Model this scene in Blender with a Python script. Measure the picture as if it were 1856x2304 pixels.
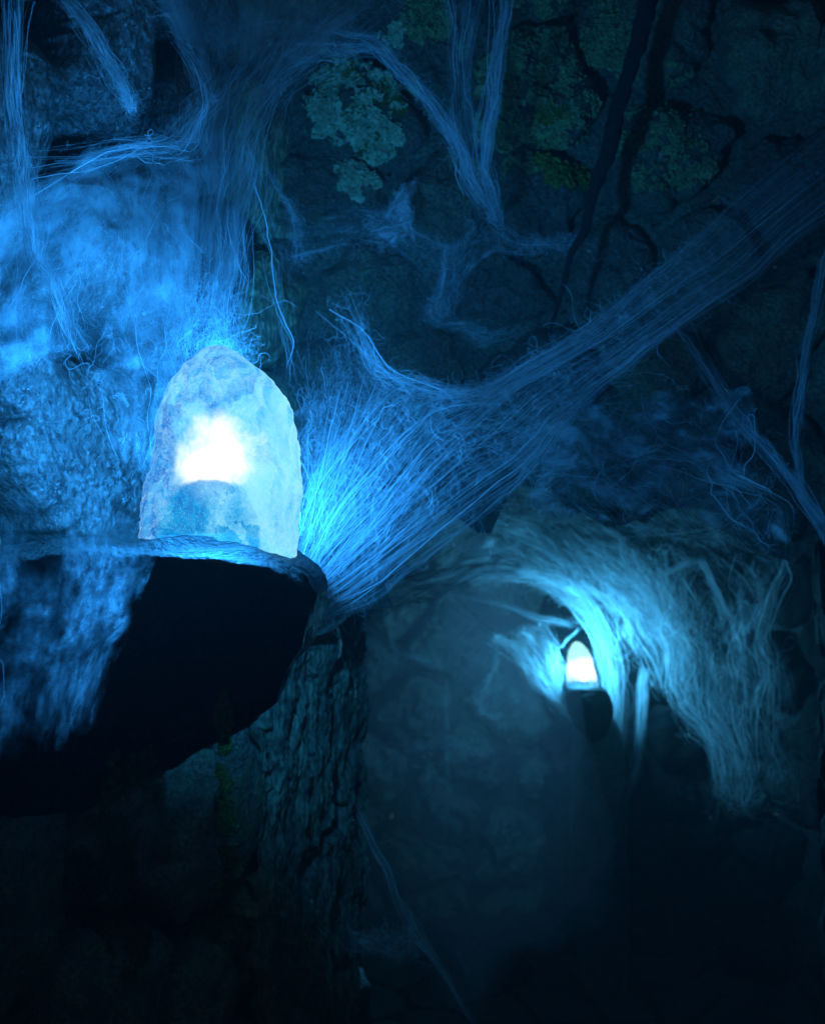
import bpy, math, random
import numpy as np
from mathutils import Vector
from mathutils.bvhtree import BVHTree

random.seed(7)
rng = np.random.default_rng(7)
scene = bpy.context.scene
for o in list(bpy.data.objects):
    bpy.data.objects.remove(o)

# ---------------------------------------------------------------- camera, world, exposure
H = 1.95            # eye height above the passage floor
F = 2470.0          # focal length in photo pixels (photo 1856 x 2304)
cam_d = bpy.data.cameras.new("camera")
cam_d.sensor_fit = 'VERTICAL'
cam_d.sensor_height = 24.0
cam_d.lens = 24.0 * F / 2304
cam_d.clip_start = 0.02
cam_d.clip_end = 100
cam_d.dof.use_dof = True
cam_d.dof.focus_distance = 1.5
cam_d.dof.aperture_fstop = 4.5
cam = bpy.data.objects.new("camera", cam_d)
scene.collection.objects.link(cam)
cam.location = (0, 0, H)
cam.rotation_euler = (math.radians(90), 0, 0)
scene.camera = cam

world = bpy.data.worlds.new("World")
scene.world = world
world.use_nodes = True
bg = world.node_tree.nodes["Background"]
bg.inputs[0].default_value = (0.20, 0.48, 0.58, 1)
bg.inputs[1].default_value = 0.042

scene.view_settings.view_transform = 'Standard'
scene.view_settings.look = 'None'
scene.view_settings.exposure = 0
scene.view_settings.gamma = 1
scene.view_settings.use_curve_mapping = False
scene.render.engine = 'CYCLES'
cy = scene.cycles
cy.use_denoising = True
cy.use_adaptive_sampling = True
cy.adaptive_threshold = 0.035
cy.adaptive_min_samples = 16
cy.max_bounces = 3
cy.diffuse_bounces = 1
cy.glossy_bounces = 1
cy.transmission_bounces = 2
cy.volume_bounces = 1
cy.transparent_max_bounces = 24
cy.sample_clamp_indirect = 2.0
cy.sample_clamp_direct = 0.0


def P(u, v, d):
    """photo pixel at distance d in front of the eye -> a point of the place"""
    return ((u - 928) / F * d, d, H + (1152 - v) / F * d)


def lamp_light(name, loc, color, power, radius):
    l = bpy.data.lights.new(name, 'POINT')
    l.color = color
    l.energy = power
    l.shadow_soft_size = radius
    o = bpy.data.objects.new(name, l)
    scene.collection.objects.link(o)
    o.location = loc
    return o

NEAR_COL = (0.018, 0.32, 1.0)
FAR_COL = (0.065, 0.53, 0.98)
NEAR_POWER = 430.0
FAR_POWER = 740.0

# ---------------------------------------------------------------- noise
_perm = np.random.default_rng(3).permutation(256)
_perm = np.concatenate([_perm, _perm, _perm])
_grad = np.random.default_rng(4).normal(size=(256, 3))
_grad /= np.linalg.norm(_grad, axis=1)[:, None]


def perlin(p):
    p = np.asarray(p, dtype=float)
    i = np.floor(p).astype(int)
    f = p - i
    w = f * f * f * (f * (f * 6 - 15) + 10)
    i &= 255
    out = np.zeros(p.shape[0])
    for dx in (0, 1):
        for dy in (0, 1):
            for dz in (0, 1):
                h = _perm[_perm[_perm[(i[:, 0] + dx) & 255] + ((i[:, 1] + dy) & 255)] + ((i[:, 2] + dz) & 255)]
                g = _grad[h]
                d = (g * (f - np.array([dx, dy, dz]))).sum(1)
                wx = w[:, 0] if dx else 1 - w[:, 0]
                wy = w[:, 1] if dy else 1 - w[:, 1]
                wz = w[:, 2] if dz else 1 - w[:, 2]
                out += d * wx * wy * wz
    return out * 1.6


def fbm(p, octs=4, lac=2.1, gain=0.5):
    p = np.asarray(p, dtype=float)
    a, s, out = 1.0, 1.0, 0
    for k in range(octs):
        out = out + a * perlin(p * s + 17.3 * k)
        a *= gain
        s *= lac
    return out


def ridged(p, octs=4):
    p = np.asarray(p, dtype=float)
    a, s, out = 1.0, 1.0, 0
    for k in range(octs):
        out = out + a * (1 - np.abs(perlin(p * s + 9.1 * k)) * 2)
        a *= 0.5
        s *= 2.1
    return out / 1.9

# ---------------------------------------------------------------- materials
def mat(name):
    m = bpy.data.materials.new(name)
    m.use_nodes = True
    nt = m.node_tree
    nt.nodes.clear()
    out = nt.nodes.new("ShaderNodeOutputMaterial")
    return m, nt, out


def nd(nt, typ, **kw):
    n = nt.nodes.new(typ)
    for k, v in kw.items():
        if k in n.inputs:
            n.inputs[k].default_value = v
        else:
            setattr(n, k, v)
    return n


def ramp(nt, fac, stops):
    r = nt.nodes.new("ShaderNodeValToRGB")
    cr = r.color_ramp
    while len(cr.elements) > len(stops):
        cr.elements.remove(cr.elements[-1])
    while len(cr.elements) < len(stops):
        cr.elements.new(0.5)
    for e, (p, c) in zip(cr.elements, stops):
        e.position = p
        e.color = (*c, 1) if len(c) == 3 else c
    nt.links.new(fac, r.inputs[0])
    return r.outputs[0]


def mix(nt, a, b, fac, mode='MIX'):
    n = nt.nodes.new("ShaderNodeMix")
    n.data_type = 'RGBA'
    n.blend_type = mode
    for sock, v in ((n.inputs[0], fac), (n.inputs[6], a), (n.inputs[7], b)):
        if hasattr(v, 'is_output'):
            nt.links.new(v, sock)
        elif isinstance(v, (int, float)):
            sock.default_value = v
        else:
            sock.default_value = (*v, 1)
    return n.outputs[2]


def math_(nt, op, a, b=None, clamp=False):
    n = nt.nodes.new("ShaderNodeMath")
    n.operation = op
    n.use_clamp = clamp
    for i, v in enumerate((a, b)):
        if v is None:
            continue
        if hasattr(v, 'is_output'):
            nt.links.new(v, n.inputs[i])
        else:
            n.inputs[i].default_value = v
    return n.outputs[0]


def noise_tex(nt, vec, scale, detail=6, rough=0.6, dist=0.0):
    n = nd(nt, "ShaderNodeTexNoise", Scale=scale, Detail=detail, Roughness=rough, Distortion=dist)
    nt.links.new(vec, n.inputs["Vector"])
    return n.outputs["Fac"]


def mapping(nt, vec, scale=(1, 1, 1), loc=(0, 0, 0)):
    n = nt.nodes.new("ShaderNodeMapping")
    n.inputs["Scale"].default_value = scale
    n.inputs["Location"].default_value = loc
    nt.links.new(vec, n.inputs["Vector"])
    return n.outputs[0]


def rock_material(name, dark, light, rough=0.5, bump=0.5, scale=1.0, green=0.0, stretch=(1, 1, 1), spec=0.5, moss=(0.06, 0.075, 0.012), bdist=0.02, coat=0.0):
    m, nt, out = mat(name)
    tc = nt.nodes.new("ShaderNodeTexCoord")
    oi = nt.nodes.new("ShaderNodeObjectInfo")
    vec = mapping(nt, tc.outputs["Object"], stretch)
    n1 = noise_tex(nt, vec, 9 * scale, 8, 0.65, 0.3)
    n2 = noise_tex(nt, vec, 70 * scale, 6, 0.7)
    n3 = noise_tex(nt, vec, 2.5 * scale, 3, 0.5)
    c = ramp(nt, n1, [(0.3, dark), (0.72, light)])
    c = mix(nt, c, tuple(x * 0.45 for x in dark), ramp(nt, n2, [(0.42, (0.75,) * 3), (0.58, (0, 0, 0))]))
    # each stone its own tone
    tone = ramp(nt, oi.outputs["Random"], [(0, (0.65, 0.65, 0.7)), (0.5, (1, 0.97, 0.92)), (1, (1.35, 1.3, 1.2))])
    c = mix(nt, c, tone, 1.0, 'MULTIPLY')
    if green > 0:
        g = math_(nt, 'MULTIPLY', n3, n1)
        gm = ramp(nt, g, [(0.36 - 0.14 * green, (0, 0, 0)), (0.48 - 0.14 * green, (0.85,) * 3)])
        c = mix(nt, c, moss, gm)
    vor = nd(nt, "ShaderNodeTexVoronoi", Scale=60 * scale)
    nt.links.new(vec, vor.inputs["Vector"])
    hgt = math_(nt, 'ADD', math_(nt, 'MULTIPLY', n1, 1.0), math_(nt, 'MULTIPLY', n2, 0.35))
    hgt = math_(nt, 'ADD', hgt, math_(nt, 'MULTIPLY', vor.outputs["Distance"], 0.2))
    b = nd(nt, "ShaderNodeBump", Strength=bump, Distance=bdist)
    nt.links.new(hgt, b.inputs["Height"])
    bs = nd(nt, "ShaderNodeBsdfPrincipled", Roughness=rough)
    bs.inputs["Specular IOR Level"].default_value = spec
    if coat:
        bs.inputs["Coat Weight"].default_value = coat
        bs.inputs["Coat Roughness"].default_value = 0.13
        nt.links.new(b.outputs[0], bs.inputs["Coat Normal"])
        bs.inputs["Coat IOR"].default_value = 2.1
    nt.links.new(c, bs.inputs["Base Color"])
    rr = ramp(nt, n2, [(0.3, (rough * 0.7,) * 3), (0.7, (min(1, rough * 1.4),) * 3)])
    nt.links.new(rr, bs.inputs["Roughness"])
    nt.links.new(b.outputs[0], bs.inputs["Normal"])
    nt.links.new(bs.outputs[0], out.inputs[0])
    return m


M = {}
M['wet_rock'] = rock_material("wet_rock", (0.05, 0.05, 0.05), (0.40, 0.38, 0.38), 0.22, 1.0, 1.5, stretch=(1, 1, 0.6), spec=1.0, bdist=0.016, coat=1.0)
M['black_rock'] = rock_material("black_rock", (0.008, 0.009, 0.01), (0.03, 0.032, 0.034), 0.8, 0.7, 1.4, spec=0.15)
M['damp_rock'] = rock_material("damp_rock", (0.07, 0.075, 0.05), (0.27, 0.27, 0.17), 0.38, 1.0, 1.8, 0.5, spec=0.8, bdist=0.022, coat=0.6)
M['brightened_damp_rock'] = rock_material("brightened_damp_rock", (0.10, 0.12, 0.08), (0.50, 0.52, 0.34), 0.45, 1.0, 1.8, 0.6, spec=0.8, bdist=0.022, moss=(0.14, 0.17, 0.03))  # damp rock, colour raised in place of light on the dim lower left
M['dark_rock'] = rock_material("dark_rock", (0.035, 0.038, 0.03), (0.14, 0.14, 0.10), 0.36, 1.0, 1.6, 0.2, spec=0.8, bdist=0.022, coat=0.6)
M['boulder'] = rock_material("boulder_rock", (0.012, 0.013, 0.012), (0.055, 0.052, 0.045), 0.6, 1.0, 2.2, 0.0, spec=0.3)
M['joint'] = rock_material("joint_silt", (0.05, 0.06, 0.045), (0.22, 0.24, 0.17), 0.6, 0.9, 1.4)
M['back_joint'] = rock_material('back_joint_silt', (0.02, 0.02, 0.02), (0.06, 0.055, 0.05), 0.9, 0.7, 1.2)
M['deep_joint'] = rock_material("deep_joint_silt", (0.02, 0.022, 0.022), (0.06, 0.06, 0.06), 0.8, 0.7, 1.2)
M['bark'] = rock_material("streaked_rock", (0.16, 0.17, 0.12), (0.72, 0.78, 0.45), 0.5, 1.0, 1.6, 0.3, stretch=(1, 1, 0.35), bdist=0.02)
M['root'] = rock_material("root_bark", (0.006, 0.005, 0.005), (0.02, 0.018, 0.015), 0.75, 0.8, 4.0)
M['ground'] = rock_material("ground_rock", (0.02, 0.022, 0.02), (0.06, 0.06, 0.055), 0.6, 0.8, 1.2)


def flake_material(name, lo, hi):
    m, nt, out = mat(name)
    tc = nt.nodes.new("ShaderNodeTexCoord")
    n1 = noise_tex(nt, tc.outputs["Object"], 25, 4, 0.7)
    n2 = noise_tex(nt, tc.outputs["Object"], 300, 2, 0.6)
    c = ramp(nt, math_(nt, 'ADD', math_(nt, 'MULTIPLY', n1, 0.5), math_(nt, 'MULTIPLY', n2, 0.5)), [(0.36, lo), (0.62, hi)])
    bs = nd(nt, "ShaderNodeBsdfPrincipled", Roughness=0.85)
    nt.links.new(c, bs.inputs["Base Color"])
    nt.links.new(bs.outputs[0], out.inputs[0])
    return m

M['lichen'] = flake_material("pale_lichen", (0.18, 0.25, 0.12), (0.62, 0.74, 0.46))
M['grey_lichen'] = flake_material("grey_lichen", (0.10, 0.15, 0.06), (0.30, 0.38, 0.16))
M['moss'] = flake_material("green_moss", (0.08, 0.12, 0.012), (0.26, 0.32, 0.04))
M['dark_moss'] = flake_material("dark_moss", (0.04, 0.07, 0.008), (0.14, 0.17, 0.02))


def silk_material(name, col=(0.8, 0.82, 0.86)):
    m, nt, out = mat(name)
    d = nd(nt, "ShaderNodeBsdfDiffuse")
    t = nd(nt, "ShaderNodeBsdfTranslucent")
    d.inputs[0].default_value = (*col, 1)
    t.inputs[0].default_value = (*col, 1)
    mx = nd(nt, "ShaderNodeMixShader", Fac=0.5)
    nt.links.new(d.outputs[0], mx.inputs[1])
    nt.links.new(t.outputs[0], mx.inputs[2])
    nt.links.new(mx.outputs[0], out.inputs[0])
    return m

M['silk'] = silk_material("web_silk")


def veil_material(name, across=40, along=3, lo=0.42, hi=0.66, col=(0.8, 0.82, 0.86)):
    """a felt of silk too fine to resolve: the mesh carries how thick the felt lies (attribute),
    a stretched noise draws the fibres"""
    m, nt, out = mat(name)
    uv = nt.nodes.new("ShaderNodeUVMap")
    at = nd(nt, "ShaderNodeAttribute", attribute_name="felt")
    fib = noise_tex(nt, mapping(nt, uv.outputs[0], (across, along, 1)), 1.0, 4, 0.7)
    a = nt.nodes.new("ShaderNodeMapRange")
    a.inputs["From Min"].default_value = lo - 0.04
    a.inputs["From Max"].default_value = hi
    a.inputs["To Min"].default_value = 0.12
    nt.links.new(fib, a.inputs["Value"])
    al = math_(nt, 'MULTIPLY', a.outputs[0], at.outputs["Fac"], clamp=True)
    d = nd(nt, "ShaderNodeBsdfDiffuse")
    t = nd(nt, "ShaderNodeBsdfTranslucent")
    d.inputs[0].default_value = (*col, 1)
    t.inputs[0].default_value = (*col, 1)
    mx = nd(nt, "ShaderNodeMixShader", Fac=0.5)
    nt.links.new(d.outputs[0], mx.inputs[1])
    nt.links.new(t.outputs[0], mx.inputs[2])
    tr = nd(nt, "ShaderNodeBsdfTransparent")
    mo = nd(nt, "ShaderNodeMixShader")
    nt.links.new(al, mo.inputs[0])
    nt.links.new(tr.outputs[0], mo.inputs[1])
    nt.links.new(mx.outputs[0], mo.inputs[2])
    nt.links.new(mo.outputs[0], out.inputs[0])
    return m


_veils = {}


def sstep(x, a, b):
    t = np.clip((x - a) / (b - a), 0, 1)
    return t * t * (3 - 2 * t)


def felt(S, T, sd, alpha=0.5, edge=0.18, ends=0.12, clumps=5, holes=0.0, amount=0.5, gain=1.05):
    q = np.stack([S, T, 0 * S + sd], 1)
    cl = fbm(q * np.array([clumps, clumps, 1]), 5, gain=0.6) * 0.5 + 0.5
    a = 0.25 + 0.9 * sstep(cl, 0.62 - 0.4 * amount, 1.02 - 0.4 * amount)
    if holes:
        n1 = np.abs(perlin(q * np.array([holes, holes, 1]) + 40))
        n2 = np.abs(perlin(q * np.array([holes, holes, 1]) * 1.7 + 80))
        a = a * (0.30 + 0.85 * np.clip(1 - np.minimum(n1, n2) * 4.0, 0, 1))
    j = (cl - 0.5)
    if edge > 0:
        e = np.minimum(S, 1 - S) + j * edge * 1.3
        a = a * sstep(e, 0, edge)
    if ends > 0:
        e = np.minimum(T, 1 - T) + j * ends * 1.3
        a = a * sstep(e, 0, ends)
    q2 = np.stack([S * 7, T * 2.2, 0 * S + sd + 9], 1)
    a = a * (0.45 + 1.1 * sstep(fbm(q2, 4), -0.35, 0.45))
    return np.clip(a * alpha * gain, 0, 1)


def crystal_material(name, size, core, arch, strength=1.0, tint=(0.05, 0.42, 0.95), deep=(0.0, 0.20, 0.72), pale=(0.13, 0.68, 1.1), hot=(1.45, 1.4, 1.08), top=(0.28, 0.90, 1.2)):
    """salt crystal lit from a bulb inside: emission falls off with distance from the bulb,
    clouded by veins; the bored socket at the foot is dimmer"""
    m, nt, out = mat(name)
    tc = nt.nodes.new("ShaderNodeTexCoord")
    obj = mapping(nt, tc.outputs["Object"], (1 / size,) * 3)
    nA = nd(nt, "ShaderNodeTexNoise", Scale=3.4, Detail=6, Roughness=0.6)
    nt.links.new(obj, nA.inputs["Vector"])
    va = nt.nodes.new("ShaderNodeVectorMath")
    va.operation = 'MULTIPLY_ADD'
    nt.links.new(nA.outputs["Color"], va.inputs[0])
    va.inputs[1].default_value = (0.5, 0.5, 0.5)
    nt.links.new(obj, va.inputs[2])
    w = va.outputs[0]
    sep = nt.nodes.new("ShaderNodeSeparateXYZ")
    nt.links.new(w, sep.inputs[0])
    off = 0.25

    vb = nt.nodes.new("ShaderNodeVectorMath")
    vb.operation = 'MULTIPLY_ADD'
    nt.links.new(nA.outputs["Color"], vb.inputs[0])
    vb.inputs[1].default_value = (0.12, 0.12, 0.12)
    nt.links.new(obj, vb.inputs[2])
    sep2 = nt.nodes.new("ShaderNodeSeparateXYZ")
    nt.links.new(vb.outputs[0], sep2.inputs[0])

    def ell(cx, cz, ax, az, sep=sep, off=off):
        x = math_(nt, 'DIVIDE', math_(nt, 'SUBTRACT', sep.outputs[0], cx + off), ax)
        z = math_(nt, 'DIVIDE', math_(nt, 'SUBTRACT', sep.outputs[2], cz + off), az)
        return math_(nt, 'SQRT', math_(nt, 'ADD', math_(nt, 'MULTIPLY', x, x), math_(nt, 'MULTIPLY', z, z)))
    # clouding
    cloud = noise_tex(nt, mapping(nt, obj, (1.25, 1, 0.75)), 3.2, 7, 0.62, 1.1)
    fine = noise_tex(nt, mapping(nt, w, (1, 1, 1.2)), 26, 6, 0.75, 0.6)
    vein = noise_tex(nt, mapping(nt, w, (1, 1, 0.6), (3, 1, 2)), 9, 4, 0.6, 1.5)
    veins = ramp(nt, vein, [(0.42, (0, 0, 0)), (0.5, (1, 1, 1)), (0.58, (0, 0, 0))])
    tone = math_(nt, 'ADD', math_(nt, 'MULTIPLY', cloud, 0.82), math_(nt, 'MULTIPLY', fine, 0.18))
    tone = math_(nt, 'ADD', tone, math_(nt, 'MULTIPLY', math_(nt, 'SUBTRACT', sep2.outputs[0], 0.0), 0.26))
    vf = nd(nt, "ShaderNodeTexVoronoi", Scale=3.4)
    nt.links.new(mapping(nt, w, (1, 1, 0.7)), vf.inputs["Vector"])
    sepc = nt.nodes.new("ShaderNodeSeparateColor")
    nt.links.new(vf.outputs["Color"], sepc.inputs[0])
    facet_shade = math_(nt, 'MULTIPLY', math_(nt, 'SUBTRACT', sepc.outputs[0], 0.5), 0.13)  # facet shading painted into the glow, cell by cell
    ve = nd(nt, "ShaderNodeTexVoronoi", Scale=3.4, feature='DISTANCE_TO_EDGE')
    nt.links.new(mapping(nt, w, (1, 1, 0.7)), ve.inputs["Vector"])
    cracks = ramp(nt, ve.outputs["Distance"], [(0.0, (0.55,) * 3), (0.035, (0, 0, 0))])
    painted_glint = ramp(nt, noise_tex(nt, obj, 75, 3, 0.6), [(0.56, (0, 0, 0)), (0.68, (0.7,) * 3)])  # small glints painted into the emission colour
    tone = math_(nt, 'ADD', tone, facet_shade)
    base = ramp(nt, tone, [(0.40, deep), (0.49, tint), (0.57, pale), (0.72, top)])
    # bulb glow
    dc = ell(core[0], core[1], core[2], core[3])
    glow = nt.nodes.new("ShaderNodeMapRange")
    glow.interpolation_type = 'SMOOTHSTEP'
    glow.inputs["From Min"].default_value = 2.1
    glow.inputs["From Max"].default_value = 0.75
    nt.links.new(dc, glow.inputs["Value"])
    glow2 = nt.nodes.new("ShaderNodeMapRange")
    glow2.interpolation_type = 'SMOOTHSTEP'
    glow2.inputs["From Min"].default_value = 1.75
    glow2.inputs["From Max"].default_value = 0.6
    nt.links.new(dc, glow2.inputs["Value"])
    col = mix(nt, base, (0.32, 0.95, 1.15), math_(nt, 'MULTIPLY', glow.outputs[0], math_(nt, 'ADD', fine, 0.35), clamp=True))
    col = mix(nt, col, (0.7, 1.1, 1.2), math_(nt, 'MULTIPLY', veins, 0.22))
    col = mix(nt, col, (0.55, 1.0, 1.2), math_(nt, 'MULTIPLY', cracks, cloud))
    # the socket
    da = ell(arch[0], arch[1], arch[2], arch[3], sep2, 0.06)
    inside = nt.nodes.new("ShaderNodeMapRange")
    inside.interpolation_type = 'SMOOTHSTEP'
    inside.inputs["From Min"].default_value = 1.04
    inside.inputs["From Max"].default_value = 0.94
    nt.links.new(da, inside.inputs["Value"])
    sock = ramp(nt, math_(nt, 'ADD', facet_shade, math_(nt, 'ADD', math_(nt, 'MULTIPLY', fine, 0.45), math_(nt, 'MULTIPLY', cloud, 0.55))),
                [(0.38, (0.0, 0.20, 0.66)), (0.48, (0.0, 0.40, 0.88)), (0.58, (0.13, 0.62, 1.02)), (0.70, (0.40, 0.92, 1.15))])
    hotc = mix(nt, col, hot, glow2.outputs[0])
    col = mix(nt, hotc, sock, math_(nt, 'MULTIPLY', inside.outputs[0], 0.88))
    col = mix(nt, col, (0.6, 1.0, 1.2), math_(nt, 'MULTIPLY', painted_glint, 0.32))
    m.cycles.emission_sampling = 'NONE'
    lw = nd(nt, "ShaderNodeLayerWeight", Blend=0.35)
    rim = ramp(nt, lw.outputs["Facing"], [(0.62, (0, 0, 0)), (0.97, (0.55,) * 3)])  # bright edge light painted in by viewing angle
    rim = math_(nt, 'MULTIPLY', rim, math_(nt, 'MULTIPLY', cloud, 1.6), clamp=True)
    col = mix(nt, col, (0.45, 0.95, 1.1), rim)
    em = nd(nt, "ShaderNodeEmission", Strength=strength * 0.85)
    nt.links.new(col, em.inputs[0])
    bmp = nd(nt, "ShaderNodeBump", Strength=0.6, Distance=0.006)
    nt.links.new(fine, bmp.inputs["Height"])
    gl = nd(nt, "ShaderNodeBsdfGlossy", Roughness=0.25)
    gl.inputs[0].default_value = (0.06, 0.06, 0.06, 1)
    nt.links.new(bmp.outputs[0], gl.inputs["Normal"])
    tr = nd(nt, "ShaderNodeBsdfTransparent")
    tr.inputs[0].default_value = (0.55, 0.55, 0.55, 1)
    mx = nd(nt, "ShaderNodeMixShader", Fac=0.12)
    ad = nd(nt, "ShaderNodeAddShader")
    nt.links.new(em.outputs[0], mx.inputs[1])
    nt.links.new(tr.outputs[0], mx.inputs[2])
    # light of the bulb passes the crystal; the body itself glows
    mix2 = nd(nt, "ShaderNodeAddShader")
    tr2 = nd(nt, "ShaderNodeBsdfTransparent")
    lo_ = nt.nodes.new("ShaderNodeMapRange")
    lo_.inputs["From Min"].default_value = 0.30
    lo_.inputs["From Max"].default_value = 0.62
    lo_.inputs["To Min"].default_value = 0.022
    lo_.inputs["To Max"].default_value = 0.09
    nt.links.new(sep2.outputs[2], lo_.inputs["Value"])
    nt.links.new(lo_.outputs[0], tr2.inputs[0])
    nt.links.new(em.outputs[0], mix2.inputs[0])
    nt.links.new(tr2.outputs[0], mix2.inputs[1])
    nt.links.new(mix2.outputs[0], out.inputs[0])
    return m

# ---------------------------------------------------------------- object helpers
def link(o, parent=None, kind=None, label=None, cat=None, group=None):
    scene.collection.objects.link(o)
    if parent is not None:
        o.parent = parent
    if kind:
        o['kind'] = kind
    if label:
        o['label'] = label
    if cat:
        o['category'] = cat
    if group:
        o['group'] = group
    return o


def thing(name, label, cat, loc=(0, 0, 0), group=None):
    o = bpy.data.objects.new(name, None)
    o.empty_display_size = 0.1
    o.location = loc
    return link(o, None, None, label, cat, group)


def mesh_obj(name, verts, faces, material, parent=None, smooth=True, uvs=None, origin=None, **kw):
    verts = np.asarray(verts, dtype=np.float32)
    loc = np.zeros(3)
    if origin is not None:
        loc = np.array(origin, dtype=float)
    elif parent is not None:
        loc = np.array(parent.location)
    verts = verts - loc.astype(np.float32)
    me = bpy.data.meshes.new(name)
    if isinstance(faces, np.ndarray):
        nf, k = faces.shape
        me.vertices.add(len(verts))
        me.vertices.foreach_set("co", verts.ravel())
        me.loops.add(nf * k)
        me.loops.foreach_set("vertex_index", faces.astype(np.int32).ravel())
        me.polygons.add(nf)
        me.polygons.foreach_set("loop_start", np.arange(0, nf * k, k, dtype=np.int32))
        me.polygons.foreach_set("loop_total", np.full(nf, k, dtype=np.int32))
        me.update(calc_edges=True)
        me.validate()
    else:
        me.from_pydata([tuple(v) for v in verts], [], faces)
    if smooth:
        me.polygons.foreach_set("use_smooth", np.ones(len(me.polygons), dtype=bool))
    if uvs is not None:
        lay = me.uv_layers.new(name="UVMap")
        idx = np.empty(len(me.loops), dtype=np.int32)
        me.loops.foreach_get("vertex_index", idx)
        lay.data.foreach_set("uv", np.asarray(uvs, dtype=np.float32)[idx].ravel())
    me.materials.append(material)
    o = bpy.data.objects.new(name, me)
    link(o, parent, **kw)
    if parent is None and origin is not None:
        o.location = loc
    return o

# ---------------------------------------------------------------- rubble walls
def clip_poly(poly, a, b, c):
    """keep the side a*x+b*y<=c"""
    out = []
    n = len(poly)
    for i in range(n):
        p, q = poly[i], poly[(i + 1) % n]
        dp, dq = a * p[0] + b * p[1] - c, a * q[0] + b * q[1] - c
        if dp <= 0:
            out.append(p)
        if dp * dq < 0:
            t = dp / (dp - dq)
            out.append((p[0] + (q[0] - p[0]) * t, p[1] + (q[1] - p[1]) * t))
    return out


def voronoi(seeds, box):
    x0, x1, y0, y1 = box
    cells = []
    s = np.array(seeds)
    for i, (x, y) in enumerate(seeds):
        poly = [(x0, y0), (x1, y0), (x1, y1), (x0, y1)]
        d = np.hypot(s[:, 0] - x, s[:, 1] - y)
        for j in np.argsort(d)[1:26]:
            xx, yy = seeds[j]
            a, b = xx - x, yy - y
            c = (xx * xx + yy * yy - x * x - y * y) / 2
            poly = clip_poly(poly, a, b, c)
            if len(poly) < 3:
                break
        cells.append(poly)
    return cells


def resample(poly, n):
    p = np.array(poly)
    q = np.roll(p, -1, 0)
    L = np.hypot(*(q - p).T)
    cum = np.concatenate([[0], np.cumsum(L)])
    t = np.linspace(0, cum[-1], n, endpoint=False)
    pp = np.vstack([p, p[:1]])
    return np.stack([np.interp(t, cum, pp[:, 0]), np.interp(t, cum, pp[:, 1])], 1)


class Wall:
    def __init__(self, plan, flip=False):
        """plan: points (x, y) of the wall's foot line; s runs along it in metres"""
        p = np.array(plan, dtype=float)
        seg = np.hypot(*np.diff(p, axis=0).T)
        cum = np.concatenate([[0], np.cumsum(seg)])
        self.L = cum[-1]
        self.s = np.linspace(0, self.L, 400)
        xy = np.stack([np.interp(self.s, cum, p[:, 0]), np.interp(self.s, cum, p[:, 1])], 1)
        k = np.ones(31) / 31
        pad = np.vstack([xy[:1] + (xy[:1] - xy[1:2]) * np.arange(15, 0, -1)[:, None], xy, xy[-1:] + (xy[-1:] - xy[-2:-1]) * np.arange(1, 16)[:, None]])
        self.xy = np.stack([np.convolve(pad[:, 0], k, 'valid'), np.convolve(pad[:, 1], k, 'valid')], 1)
        t = np.gradient(self.xy, axis=0)
        t /= np.linalg.norm(t, axis=1)[:, None]
        self.n = np.stack([t[:, 1], -t[:, 0]], 1) * (-1 if flip else 1)

    def at(self, s, t, h=0.0):
        s = np.asarray(s, float)
        x = np.interp(s, self.s, self.xy[:, 0])
        y = np.interp(s, self.s, self.xy[:, 1])
        nx = np.interp(s, self.s, self.n[:, 0])
        ny = np.interp(s, self.s, self.n[:, 1])
        return np.stack([x + nx * h, y + ny * h, np.asarray(t, float) + 0 * x], -1)

    def px(self, u, v):
        uu = self.xy[:, 0] / self.xy[:, 1] * F + 928
        k = int(np.argmin(np.abs(uu - u)))
        return (self.s[k], H + (1152 - v) / F * self.xy[k, 1])


ALL_STONES = []   # (verts, faces) for surface lookups


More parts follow.
